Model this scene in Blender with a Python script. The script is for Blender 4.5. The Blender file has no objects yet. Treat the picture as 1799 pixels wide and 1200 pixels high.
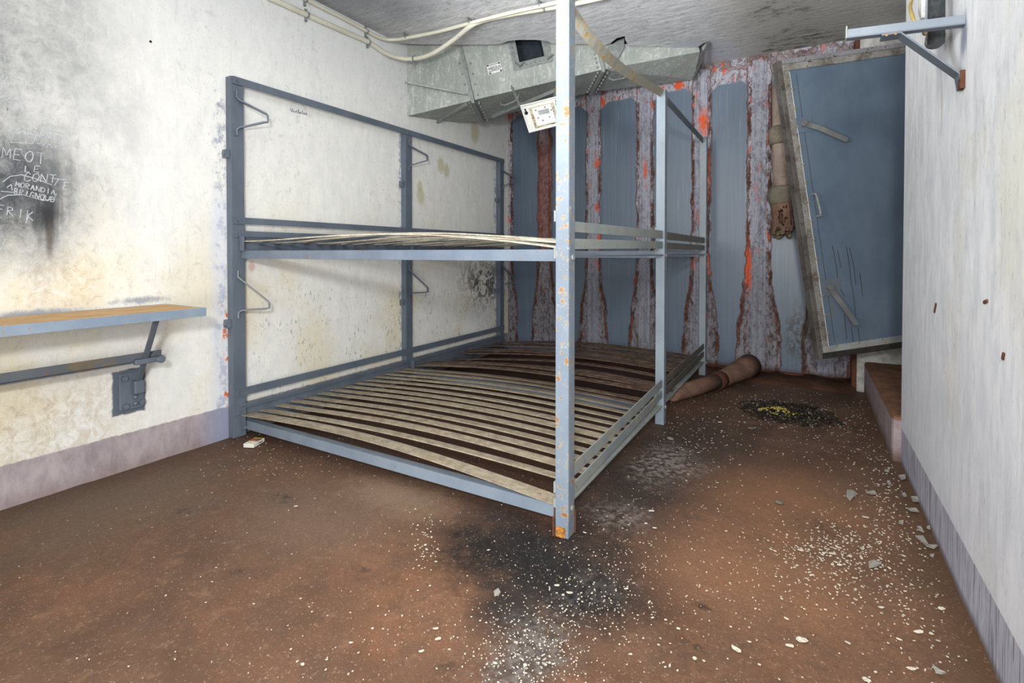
import bpy, bmesh, math, random
from mathutils import Vector, Matrix, noise as mnoise
random.seed(7)
COL = bpy.context.scene.collection
SC = bpy.context.scene
# ------------------------------------------------------------------ camera solution
F = 896.0; YAW = math.radians(30.1); PT = math.radians(.9)
CAM = Vector((2.715, 0.0, 1.0)); CY = 444.5 + F*math.tan(PT)
FW = Vector((-math.sin(YAW)*math.cos(PT), math.cos(YAW)*math.cos(PT), -math.sin(PT)))
RT = Vector((math.cos(YAW), math.sin(YAW), 0)); UP = RT.cross(FW)
def ray(x, y): return FW + RT*((x-900)/F) - UP*((y-CY)/F)
def onX(x, y, v): r = ray(x, y); return CAM + r*((v-CAM.x)/r.x)
def onY(x, y, v): r = ray(x, y); return CAM + r*((v-CAM.y)/r.y)
def onZ(x, y, v): r = ray(x, y); return CAM + r*((v-CAM.z)/r.z)
def onT(x, y, t): return CAM + ray(x, y)*t

def lin(c):
    o = []
    for v in c[:3]:
        v /= 255.0
        o.append(v/12.92 if v <= .04045 else ((v+.055)/1.055)**2.4)
    return (*o, 1.0)

# ------------------------------------------------------------------ materials
class G:
    def __init__(s, name, rough=.6, spec=.5, metal=0.0):
        s.m = bpy.data.materials.new(name); s.m.use_nodes = True
        s.t = s.m.node_tree; s.N = s.t.nodes; s.L = s.t.links
        s.b = s.N['Principled BSDF']; s.b.inputs['Roughness'].default_value = rough
        s.b.inputs['Metallic'].default_value = metal
        s.b.inputs['Specular IOR Level'].default_value = spec
        s.pos = s.N.new('ShaderNodeNewGeometry').outputs['Position']
        sx = s.N.new('ShaderNodeSeparateXYZ'); s.L.new(s.pos, sx.inputs[0])
        s.x, s.y, s.z = sx.outputs
    def put(s, sock, v):
        if isinstance(v, bpy.types.NodeSocket): s.L.new(v, sock)
        elif v is not None:
            if sock.type == 'RGBA' and len(v) == 3: v = lin(v)
            sock.default_value = v
    def math(s, op, a, b=None, c=None, clamp=False):
        n = s.N.new('ShaderNodeMath'); n.operation = op; n.use_clamp = clamp
        for i, v in enumerate((a, b, c)):
            if v is not None: s.put(n.inputs[i], v)
        return n.outputs[0]
    def add(s, a, b): return s.math('ADD', a, b)
    def mul(s, a, b): return s.math('MULTIPLY', a, b)
    def sub(s, a, b): return s.math('SUBTRACT', a, b)
    def mn(s, a, b): return s.math('MINIMUM', a, b)
    def mx(s, a, b): return s.math('MAXIMUM', a, b)
    def vec(s, op, a, b):
        n = s.N.new('ShaderNodeVectorMath'); n.operation = op
        s.put(n.inputs[0], a); s.put(n.inputs[1], b)
        return n.outputs['Value'] if op in ('LENGTH', 'DISTANCE') else n.outputs[0]
    def noise(s, sc=1.0, xyz=(1, 1, 1), det=4, rough=.55, dist=0.0, off=(0, 0, 0)):
        v = s.vec('MULTIPLY', s.pos, tuple(xyz)); v = s.vec('ADD', v, tuple(off))
        n = s.N.new('ShaderNodeTexNoise'); n.inputs['Scale'].default_value = sc
        n.inputs['Detail'].default_value = det; n.inputs['Roughness'].default_value = rough
        n.inputs['Distortion'].default_value = dist
        s.L.new(v, n.inputs['Vector']); return n.outputs['Fac']
    def step(s, v, a, b):
        n = s.N.new('ShaderNodeMapRange'); n.interpolation_type = 'SMOOTHSTEP'
        s.put(n.inputs[0], v); n.inputs[1].default_value = a; n.inputs[2].default_value = b
        n.inputs[3].default_value = 0; n.inputs[4].default_value = 1
        if a > b:
            n.inputs[1].default_value = b; n.inputs[2].default_value = a
            n.inputs[3].default_value = 1; n.inputs[4].default_value = 0
        return n.outputs[0]
    def mix(s, f, a, b):
        n = s.N.new('ShaderNodeMix'); n.data_type = 'RGBA'
        s.put(n.inputs[0], f); s.put(n.inputs[6], a); s.put(n.inputs[7], b)
        return n.outputs[2]
    def blob(s, c, r, warp=0.0, nz=None, inner=.25):
        """1 at c, 0 outside radii r (metres per axis), edge warped by a noise socket"""
        d = s.vec('SUBTRACT', s.pos, tuple(c))
        d = s.vec('DIVIDE', d, tuple(r)); l = s.vec('LENGTH', d, (0, 0, 0))
        if nz is not None: l = s.add(l, s.mul(s.sub(nz, .5), warp))
        return s.step(l, 1.0, inner)
    def box(s, axis, a, b, soft, nz=None, warp=0.0):
        v = {'x': s.x, 'y': s.y, 'z': s.z}[axis]
        if nz is not None: v = s.add(v, s.mul(s.sub(nz, .5), warp))
        return s.mul(s.step(v, a-soft, a+soft), s.step(v, b+soft, b-soft))
    def out(s, col, rough=None, bump=None, dist=.01, strength=.6):
        s.put(s.b.inputs['Base Color'], col)
        if rough is not None: s.put(s.b.inputs['Roughness'], rough)
        if bump is not None:
            n = s.N.new('ShaderNodeBump'); n.inputs['Strength'].default_value = strength
            n.inputs['Distance'].default_value = dist
            s.L.new(bump, n.inputs['Height']); s.L.new(n.outputs[0], s.b.inputs['Normal'])
        return s.m

BIG = 1e5
def mat_left():
    g = G('old_white_limewash', .75, .3)
    brush = g.noise(9, (1, 1.5, .7), 7, .7, .3)
    patch = g.noise(2.2, (1, 1, .8), 5, .6)
    fine = g.noise(45, (1, 1, .6), 5, .7)
    streak = g.noise(14, (1, 3, .22), 5, .7, .3)
    c = g.mix(g.step(brush, .3, .7), (228, 229, 226), (241, 241, 236))
    sc = g.noise(22, (1, 1.2, 1), 8, .78, .6)
    low = g.step(g.z, 1.7, .5)
    c = g.mix(g.mul(g.mul(g.step(patch, .42, .68), low), .62), c, (226, 214, 176))
    c = g.mix(g.mul(g.step(g.z, 1.9, 2.5), .45), c, (214, 219, 226))
    # cream stains on the wall above and below the table
    st = onX(110, 500, 0); c = g.mix(g.mul(g.mul(g.blob(st, (BIG, .22, .22), .9, fine), g.step(sc, .35, .6)), .5), c, (204, 180, 128))
    st = onX(60, 760, 0); c = g.mix(g.mul(g.mul(g.blob(st, (BIG, .5, .35), .9, patch), g.step(sc, .38, .6)), .5), c, (186, 164, 126))
    # grey scuffs
    c = g.mix(g.mul(g.mul(g.step(sc, .53, .64), g.step(patch, .35, .65)), .34), c, (158, 156, 148))
    spk = g.noise(95, (1, 1.2, .8), 4, .75)
    c = g.mix(g.mul(g.step(spk, .60, .67), g.mul(g.step(brush, .42, .6), .5)), c, (118, 116, 110))
    crk = g.noise(16, (1, 2.6, .35), 7, .75, .8, (0, 5, 2))
    c = g.mix(g.mul(g.step(crk, .55, .66), .16), c, (168, 168, 164))
    below = g.step(g.z, .95, .6)
    tick = g.noise(30, (1, 2.2, .7), 6, .7, .4)
    c = g.mix(g.mul(g.mul(g.step(tick, .565, .63), below), g.mul(g.mul(g.step(g.y, 1.6, 1.9), .75), g.step(g.noise(5, (1, 1, 1), 5, .65, 0, (2, 2, 9)), .44, .58))), c, (92, 92, 90))
    # soot: broad smoke field plus the black drip
    s0 = onX(0, 250, 0); s1 = onX(20, 340, 0)
    cloud = g.mx(g.mul(g.blob((0, s0.y-.35, s0.z+.25), (BIG, .92, 1.2), .9, patch, .15), .95), g.blob((0, s1.y-.1, s1.z+.03), (BIG, .6, .5), .9, patch, .15))
    c = g.mix(g.mul(cloud, g.add(.62, g.mul(g.step(sc, .3, .62), .38))), c, (76, 81, 87))
    d0 = onX(82, 375, 0)
    c = g.mix(g.mul(g.blob(d0, (BIG, .085, .17), 1.1, streak, .0), .96), c, (40, 41, 44))
    d0 = onX(75, 310, 0)
    c = g.mix(g.mul(g.blob(d0, (BIG, .15, .22), 1.0, streak, .0), .55), c, (78, 80, 84))
    d0 = onX(22, 345, 0)
    c = g.mix(g.mul(g.blob(d0, (BIG, .13, .2), 1.0, streak, .0), .6), c, (70, 74, 80))
    d0 = onX(88, 425, 0)
    c = g.mix(g.mul(g.blob(d0, (BIG, .02, .12), .4, fine, .1), .7), c, (90, 78, 66))
    # black mildew at the back end behind the bunk
    mw = g.noise(11, (1, 1.2, 1), 5, .7, 1.2)
    d0 = onX(855, 495, 0)
    c = g.mix(g.mul(g.mul(g.blob(d0, (BIG, .62, .36), .6, patch, .2), g.step(mw, .44, .56)), .9), c, (62, 58, 58))
    for (px, py, rr) in ((775, 290, .06), (740, 345, .06), (738, 328, .04), (835, 232, .09), (785, 300, .05)):
        d0 = onX(px, py, 0); c = g.mix(g.mul(g.blob(d0, (BIG, rr, rr*1.5), 1.3, sc, .5), .75), c, (196, 190, 152))
    # blue grey paint smeared on the wall beside the posts, and round the table foot
    sm = g.noise(16, (1, 1, .8), 5, .7)
    for (yy, w, z0, z1) in ((1.592, .028, .1, 1.9), (2.975, .02, .15, 1.95), (4.36, .03, .15, 1.9), (3.06, .015, .3, .9)):
        edge = g.box('y', yy-w, yy+w, .016, sm, .12)
        c = g.mix(g.mul(g.mul(edge, g.box('z', z0, z1, .04)), g.mul(g.step(sm, .46, .6), .8)), c, (138, 148, 168))
    c = g.mix(g.mul(g.mul(g.box('y', 1.53, 1.62, .03, sm, .1), g.box('z', .15, 1.3, .1)), .45), c, (205, 212, 232))
    p0 = onX(230, 686, 0)
    plate = g.mul(g.box('y', p0.y-.072, p0.y+.062, .005, sm, .03), g.box('z', p0.z-.105, p0.z+.1, .005, sm, .03))
    c = g.mix(plate, c, (93, 102, 114))
    d0 = onX(250, 527, 0); c = g.mix(g.mul(g.blob(d0, (BIG, .16, .025), 2.6, sc, .1), .7), c, (118, 128, 150))
    d0 = onX(60, 551, 0); c = g.mix(g.mul(g.blob(d0, (BIG, .22, .025), 2.6, sc, .1), .7), c, (118, 128, 150))
    d0 = onX(436, 447+40, 0); c = g.mix(g.mul(g.blob(onX(443, 468, 0), (BIG, .03, .04), 1.3, sc, .4), .5), c, (200, 130, 118))
    # orange primer flecks by the first post
    fl = g.noise(26, (1, 1, .6), 4, .6)
    c = g.mix(g.mul(g.mul(g.box('y', 1.575, 1.625, .008), g.box('z', .15, .75, .05)), g.step(fl, .55, .62)), c, (214, 110, 60))
    # painted plinth band
    zb = g.add(g.z, g.mul(g.sub(fine, .5), .02))
    band = g.step(zb, .172, .164)
    bc = g.mix(g.step(brush, .3, .7), (146, 135, 139), (181, 170, 173))
    bc = g.mix(g.mul(g.step(g.z, .07, .0), .35), bc, (120, 96, 84))
    bc = g.mix(g.mul(g.box('y', 1.5, 1.7, .08, sm, .1), .75), bc, (140, 150, 178))
    bc = g.mix(g.mul(g.mul(g.step(g.y, 1.6, 1.7), g.step(g.noise(30, (1, 1, 1), 5, .7), .4, .6)), .8), bc, (120, 112, 116))
    c = g.mix(band, c, bc)
    h = g.add(g.mul(sc, .5), g.mul(fine, .3))
    return g.out(c, None, h, .006, .35)

def mat_right():
    g = G('whitewashed_render', .75, .3)
    brush = g.noise(9, (1, 1.5, .6), 7, .72, .5)
    patch = g.noise(2.4, (1, 1, .6), 5, .6)
    fine = g.noise(50, (1, 1, .5), 5, .7)
    streak = g.noise(13, (1, 2.4, .3), 7, .74, .5)
    c = g.mix(g.step(brush, .3, .7), (208, 211, 215), (234, 235, 236))
    c = g.mix(g.mul(g.step(streak, .51, .66), .36), c, (172, 176, 182))
    c = g.mix(g.mul(g.mul(g.step(patch, .5, .7), g.step(g.y, 2.8, 2.0)), .45), c, (206, 203, 176))
    c = g.mix(g.mul(g.step(g.z, 1.0, .3), .3), c, (188, 194, 206))
    sp = g.noise(26, (1, 2, 1), 7, .75)
    c = g.mix(g.mul(g.mul(g.step(sp, .57, .64), g.step(patch, .42, .6)), .4), c, (150, 150, 146))
    d0 = onX(1694, 60, 3.11); c = g.mix(g.mul(g.blob(d0, (BIG, .05, .1), .9, brush, .3), .75), c, (110, 122, 142))
    d0 = onX(1655, 180, 3.11); c = g.mix(g.mul(g.blob(d0, (BIG, .007, .14), .4, fine, .3), .8), c, (178, 148, 92))
    d0 = onX(1655, 60, 3.11); c = g.mix(g.mul(g.blob(d0, (BIG, .12, .3), .7, brush, .3), .55), c, (128, 134, 148))
    zb = g.add(g.z, g.mul(g.sub(fine, .5), .006))
    band = g.step(zb, .166, .160)
    drip = g.noise(40, (1, 3.2, .12), 4, .6, .3)
    bc = g.mix(g.step(brush, .3, .7), (160, 160, 174), (186, 186, 198))
    bc = g.mix(g.mul(g.step(drip, .53, .6), .75), bc, (92, 88, 94))
    bc = g.mix(g.mul(g.step(g.z, .03, .0), .7), bc, (86, 70, 56))
    c = g.mix(band, c, bc)
    return g.out(c, None, g.add(g.mul(brush, .5), g.mul(fine, .3)), .006, .35)

def mat_ceiling():
    g = G('limewashed_ceiling', .8, .25)
    D = (.5, .87)
    br = g.noise(10, (.8, 2.6, 1), 7, .72, .4)
    pt = g.noise(1.4, (1, 1, 1), 5, .6)
    c = g.mix(g.step(br, .28, .72), (184, 186, 190), (228, 229, 232))
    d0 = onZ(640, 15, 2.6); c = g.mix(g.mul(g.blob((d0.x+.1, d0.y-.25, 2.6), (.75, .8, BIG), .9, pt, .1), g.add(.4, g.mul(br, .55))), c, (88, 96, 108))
    c = g.mix(g.mul(g.step(g.x, 1.9, 2.5), g.add(.45, g.mul(br, .4))), c, (160, 158, 146))
    c = g.mix(g.mul(g.mul(g.step(g.x, 1.9, 2.5), g.step(pt, .48, .62)), g.step(br, .45, .62)), c, (86, 78, 58))
    d0 = onZ(1225, 100, 2.6); c = g.mix(g.mul(g.blob(d0, (.34, .42, BIG), .25, br, .8), .85), c, (194, 197, 206))
    sp = g.noise(26, (1, 1.6, 1), 7, .75); c = g.mix(g.mul(g.step(sp, .56, .64), .5), c, (104, 102, 98))
    return g.out(c, None, br, .012, .55)

def mat_floor():
    g = G('rust_brown_concrete_floor', .62, .35)
    big = g.noise(1.3, (1, 1, 1), 6, .62)
    mid = g.noise(5, (1, 1, 1), 7, .7)
    fine = g.noise(60, (1, 1, 1), 6, .75)
    c = g.mix(g.step(big, .33, .68), (86, 62, 47), (118, 82, 58))
    c = g.mix(g.mul(g.step(mid, .35, .65), .6), c, (104, 80, 63))
    warpn = g.add(g.mul(mid, .65), g.mul(g.noise(22, (1, 1, 1), 6, .72), .35))
    c = g.mix(g.mul(g.step(g.noise(2.4, (1, 1, 1), 5, .6, 0, (4, 2, 0)), .5, .72), .4), c, (150, 102, 74))
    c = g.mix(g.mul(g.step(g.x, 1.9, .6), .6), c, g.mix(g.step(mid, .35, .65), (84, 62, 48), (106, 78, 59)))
    def pz(x, y): return onZ(x, y, 0)
    def stain(x, y, rx, ry, col, amt, nz=None, inner=.1, warp=1.0):
        nonlocal c
        p = pz(x, y); c = g.mix(g.mul(g.blob((p.x, p.y, 0), (rx*1.15, ry*1.15, BIG), warp*1.7, nz or warpn, inner), amt), c, col)
    c = g.mix(g.mul(g.step(g.noise(9, (1, 1, 1), 8, .78, .4, (7, 7, 1)), .49, .60), .6), c, (90, 68, 54))
    c = g.mix(g.mul(g.step(g.noise(14, (1, 1, 1), 8, .78, 0, (1, 7, 1)), .53, .64), .4), c, (140, 106, 80))
    # greyer and darker towards the back and beneath the bunk
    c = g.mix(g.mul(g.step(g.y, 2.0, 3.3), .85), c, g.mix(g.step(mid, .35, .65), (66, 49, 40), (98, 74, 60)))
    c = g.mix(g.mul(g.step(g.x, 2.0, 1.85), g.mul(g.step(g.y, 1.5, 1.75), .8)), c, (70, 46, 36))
    stain(200, 880, .5, .5, (108, 92, 76), .7)
    stain(560, 900, .5, .35, (120, 98, 82), .6)
    stain(700, 870, .35, .16, (150, 128, 108), .5)
    # black soot round the front post
    stain(910, 960, .36, .26, (25, 23, 23), .95, None, .25)
    stain(995, 1010, .38, .28, (22, 22, 24), .95, None, .25)
    stain(1070, 950, .26, .34, (26, 25, 26), .95, None, .25)
    stain(905, 1070, .15, .17, (42, 38, 37), .9, None, .1)
    stain(880, 900, .2, .1, (52, 44, 40), .8, None, .1)
    stain(1130, 850, .36, .7, (52, 46, 44), .92, None, .2)
    stain(1220, 780, .4, .7, (58, 48, 44), .8, None, .15)
    stain(1385, 722, .3, .28, (34, 30, 26), .95, None, .15)
    stain(1480, 700, .2, .3, (60, 46, 36), .7)
    stain(925, 1150, .1, .2, (70, 64, 62), .75, None, .1)
    stain(1330, 1010, .6, .35, (150, 108, 80), .5)
    stain(1370, 880, .5, .45, (144, 104, 76), .5)
    spk = g.step(g.noise(34, (1, 1, 1), 6, .75, 0, (3, 1, 7)), .44, .58)
    def stain2(x, y, rx, ry, col, amt):
        nonlocal c
        p = pz(x, y); c = g.mix(g.mul(g.mul(g.blob((p.x, p.y, 0), (rx, ry, BIG), 2.0, warpn, 0), spk), amt), c, col)
    stain2(1170, 815, .24, .36, (158, 150, 144), .85); stain2(1090, 905, .18, .16, (140, 132, 128), .7); stain2(930, 1140, .16, .3, (150, 144, 138), .4); stain2(1060, 1030, .16, .16, (100, 96, 94), .4)
    for (x, y, r, a) in ((500, 875, .05, .7), (320, 897, .025, .8), (415, 1003, .02, .9), (640, 997, .02, .8), (1183, 1142, .016, .9), (1215, 905, .03, .8), (1235, 1065, .02, .8), (1215, 1130, .03, .7), (1440, 925, .07, .6), (785, 1165, .02, .7), (1570, 1120, .05, .4)):
        stain2(x, y, r*2.2, r*1.4, (40, 34, 32), a)
    # darker brown towards both side walls
    c = g.mix(g.mul(g.step(g.x, 2.95, 3.1), .7), c, (84, 62, 42))
    c = g.mix(g.mul(g.step(g.x, .25, .02), .55), c, (84, 66, 52))
    grit = g.noise(160, (1, 1, 1), 3, .8)
    c = g.mix(g.mul(g.step(grit, .57, .65), .55), c, (60, 46, 38))
    pale = g.noise(130, (1, 1, 1), 3, .8, 0, (9, 3, 1))
    c = g.mix(g.mul(g.step(pale, .60, .67), .5), c, (186, 162, 138))
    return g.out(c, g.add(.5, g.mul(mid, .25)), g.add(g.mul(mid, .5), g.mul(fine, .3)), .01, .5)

RIBS = [.43, .946, 1.44, 1.92, 2.368, 2.84]
def mat_back():
    g = G('rusting_painted_steel_sheet', .4, .5)
    d = None
    for r in [-.02] + RIBS:
        a = g.math('ABSOLUTE', g.sub(g.x, r)); d = a if d is None else g.mn(d, a)
    edge = g.noise(4.5, (1.2, 1, 1), 6, .62, .3)
    fine = g.noise(26, (1, 1, .7), 7, .72)
    flake = g.noise(38, (1.2, 1, .55), 8, .78, .6)
    streak = g.noise(22, (3, 1, .05), 4, .6)
    dn = g.add(d, g.mul(g.sub(edge, .5), .075)); dn = g.add(dn, g.mul(g.sub(fine, .5), .035))
    lowz = g.add(g.mul(g.step(g.z, .95, .25), .07), g.mul(g.step(g.x, 2.15, 2.2), .016))
    dn = g.sub(dn, lowz)
    top = g.step(g.add(g.add(g.z, g.mul(g.sub(edge, .5), .08)), g.mul(g.mx(0.0, g.sub(.14, d)), .8)), 2.41, 2.425)
    c = g.mix(g.step(streak, .35, .7), (91, 105, 121), (97, 112, 128))
    c = g.mix(g.mul(g.step(g.noise(40, (4, 1, .04), 3, .5, 0, (2, 0, 0)), .64, .7), .45), c, (168, 180, 194))
    c = g.mix(g.mul(g.step(g.noise(70, (1, 1, 1), 4, .7), .68, .74), .35), c, (150, 160, 172))
    inr = g.mx(g.step(dn, .076, .071), top)
    # flaked band: lilac white, grey, brown
    blotch = g.noise(6, (1.6, 1, .7), 6, .7, .5, (2, 9, 4))
    k = g.mix(g.step(flake, .36, .54), (74, 64, 64), (176, 174, 184))
    k = g.mix(g.mul(g.step(blotch, .54, .62), .6), k, g.mix(g.step(fine, .35, .6), (74, 58, 54), (120, 102, 98)))
    k = g.mix(g.mul(g.step(g.z, 1.15, .6), .75), k, g.mix(g.step(flake, .4, .58), (62, 50, 46), (118, 114, 121)))
    rust = g.mix(g.step(fine, .35, .65), (54, 32, 26), (98, 58, 43))
    rim = g.mul(g.mul(g.sub(1.0, top), g.step(dn, .040, .052)), g.step(g.noise(9, (1, 1, .6), 6, .65, 0, (5, 1, 2)), .40, .52))
    k = g.mix(g.mul(rim, g.step(flake, .70, .52)), k, rust)
    orange = g.noise(7, (2.4, 1, .8), 6, .62, .3, (1, 7, 3))
    k = g.mix(g.mul(g.step(orange, .595, .62), g.step(g.z, .45, 1.0)), k, (214, 88, 48))
    k = g.mix(g.mul(g.mul(g.step(orange, .62, .66), g.step(g.z, 1.0, .5)), .8), k, (140, 58, 46))
    # one joint is rusted red brown over its upper half
    k = g.mix(g.mul(g.mul(g.box('x', .3, .56, .03, edge, .1), g.box('z', 1.0, 2.2, .2)), .85), k, g.mix(g.step(flake, .35, .65), (84, 44, 36), (140, 84, 70)))
    cov = g.mul(g.step(d, .057, .052), .55)
    k = g.mix(g.mul(cov, g.step(g.x, .7, .8)), k, g.mix(g.step(streak, .3, .7), (112, 118, 132), (168, 171, 184)))
    k = g.mix(g.mul(g.mul(cov, g.step(blotch, .57, .64)), .9), k, (98, 86, 86))
    for (px, py, rx, rz) in ((1237, 215, .06, .16), (1050, 290, .035, .06), (1050, 365, .03, .06), (1315, 470, .04, .3), (1135, 300, .03, .12), (1250, 300, .035, .25)):
        p = onY(px, py, 4.6); k = g.mix(g.mul(g.blob((p.x, 0, p.z), (rx, BIG, rz), 1.6, fine, .2), g.step(flake, .38, .46)), k, (214, 92, 46))
    pit = g.noise(60, (1, 1, 1), 5, .75)
    k = g.mix(g.mul(g.step(pit, .58, .66), .75), k, (64, 46, 42))
    c = g.mix(inr, c, k)
    lip = g.mul(g.step(dn, .084, .078), g.step(dn, .066, .073))
    c = g.mix(g.mul(lip, .7), c, rust)
    # mossy dark patch low on the right
    p = onY(1405, 590, 4.6)
    c = g.mix(g.mul(g.blob((p.x, 0, p.z), (.14, BIG, .3), .8, edge, .2), g.step(flake, .55, .45)), c, (46, 48, 38))
    c = g.mix(g.step(g.z, .1, .03), c, (70, 40, 30))
    rgh = g.add(.36, g.mul(inr, .45))
    return g.out(c, rgh, g.add(g.mul(g.mul(inr, flake), .8), 0.0), .010, .6)

def painted(name, a, b, rust=.64, rustcol=(120, 78, 46), edgecol=None, rough=.45, dust=None, dn=(.5, .65), chip=None, xyz=(1, 1, 1)):
    g = G(name, rough, .5)
    n = g.noise(6, (1, 1, .6), 5, .6); f = g.noise(34, xyz, 7, .74, .3); p = g.noise(90, (1, 1, 1), 4, .7)
    c = g.mix(g.step(n, .3, .7), a, b)
    if dust is not None: c = g.mix(g.step(g.noise(7, (1, 1, 1), 7, .72, .3, (3, 1, 4)), dn[0], dn[1]), c, dust)
    if chip is not None: c = g.mix(g.step(g.noise(24, (1, 1, 1), 6, .7, 0, (8, 1, 1)), .63, .67), c, chip)
    halo = g.step(f, rust-.035, rust+.005)
    c = g.mix(g.mul(halo, .7), c, edgecol or rustcol); c = g.mix(g.step(f, rust, rust+.03), c, rustcol)
    c = g.mix(g.mul(g.step(p, .66, .72), .4), c, (60, 60, 60))
    return g.out(c, None, g.add(g.mul(f, .5), g.mul(p, .3)), .004, .4)

def mat_slat(name, clean, dirty, y0=2.75, y1=3.3):
    g = G(name, .75, .25)
    f = g.noise(30, (.7, 1, 1), 7, .75); n = g.noise(5, (1, 1, 1), 5, .6)
    c = g.mix(g.step(f, .35, .65), clean, tuple(int(v*.78) for v in clean))
    c = g.mix(g.mul(g.step(n, .5, .7), .5), c, (140, 116, 88))
    d = g.mix(g.step(f, .38, .62), dirty, (118, 98, 84))
    yy = g.add(g.y, g.mul(g.sub(n, .5), .5)); yy = g.add(yy, g.mul(g.x, .18))
    c = g.mix(g.step(yy, y0, y1), c, d)
    c = g.mix(g.mul(g.step(g.noise(50, (1, 1, 1), 5, .7, 0, (3, 3, 3)), .62, .68), .8), c, (112, 66, 38))
    return g.out(c, None, f, .004, .5)

def mat_wood():
    g = G('worn_brown_tabletop', .7, .3)
    gr = g.noise(24, (3.5, .25, 1), 6, .7, .3); n = g.noise(5, (1, 1, 1), 5, .6)
    c = g.mix(g.step(gr, .3, .7), (172, 128, 82), (214, 180, 132))
    c = g.mix(g.mul(g.step(n, .5, .7), .5), c, (212, 190, 150))
    c = g.mix(g.mul(g.step(gr, .62, .7), .6), c, (120, 78, 44))
    return g.out(c, None, gr, .004, .4)

def mat_duct():
    g = G('galvanised_duct_sheet', .5, .5)
    n = g.noise(5, (1, 1, .7), 6, .65); f = g.noise(36, (1, 1, .8), 7, .78, .5); st = g.noise(24, (2, 2, .3), 5, .7)
    c = g.mix(g.step(n, .3, .7), (146, 152, 146), (168, 173, 166))
    c = g.mix(g.mul(g.step(f, .52, .6), g.add(.3, g.mul(g.step(n, .45, .6), .5))), c, (206, 210, 210))
    c = g.mix(g.mul(g.step(st, .54, .64), .6), c, (200, 205, 206))
    c = g.mix(g.mul(g.step(f, .36, .28), .5), c, (92, 94, 92))
    return g.out(c, None, f, .004, .35)

def flat(name, col, rough=.6, var=.12, sc=30, spec=.4):
    g = G(name, rough, spec); f = g.noise(sc, (1, 1, 1), 5, .7)
    c = g.mix(g.step(f, .3, .7), tuple(int(v*(1-var)) for v in col), tuple(min(255, int(v*(1+var*.5))) for v in col))
    return g.out(c, None, f, .003, .3)

def rusty(name, a, b, rough=.85):
    g = G(name, rough, .2); n = g.noise(7, (1, 1, 1), 6, .65); f = g.noise(50, (1, 1, 1), 6, .75)
    c = g.mix(g.step(n, .32, .68), a, b); c = g.mix(g.mul(g.step(f, .55, .68), .6), c, tuple(int(v*.5) for v in a))
    c = g.mix(g.mul(g.step(f, .40, .32), .5), c, (170, 150, 134))
    return g.out(c, None, f, .006, .8)

def glass():
    m = bpy.data.materials.new('dusty_broken_glass'); m.use_nodes = True
    b = m.node_tree.nodes['Principled BSDF']
    b.inputs['Base Color'].default_value = lin((200, 196, 186)); b.inputs['Roughness'].default_value = .22
    b.inputs['Transmission Weight'].default_value = .55; b.inputs['IOR'].default_value = 1.45
    return m

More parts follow.
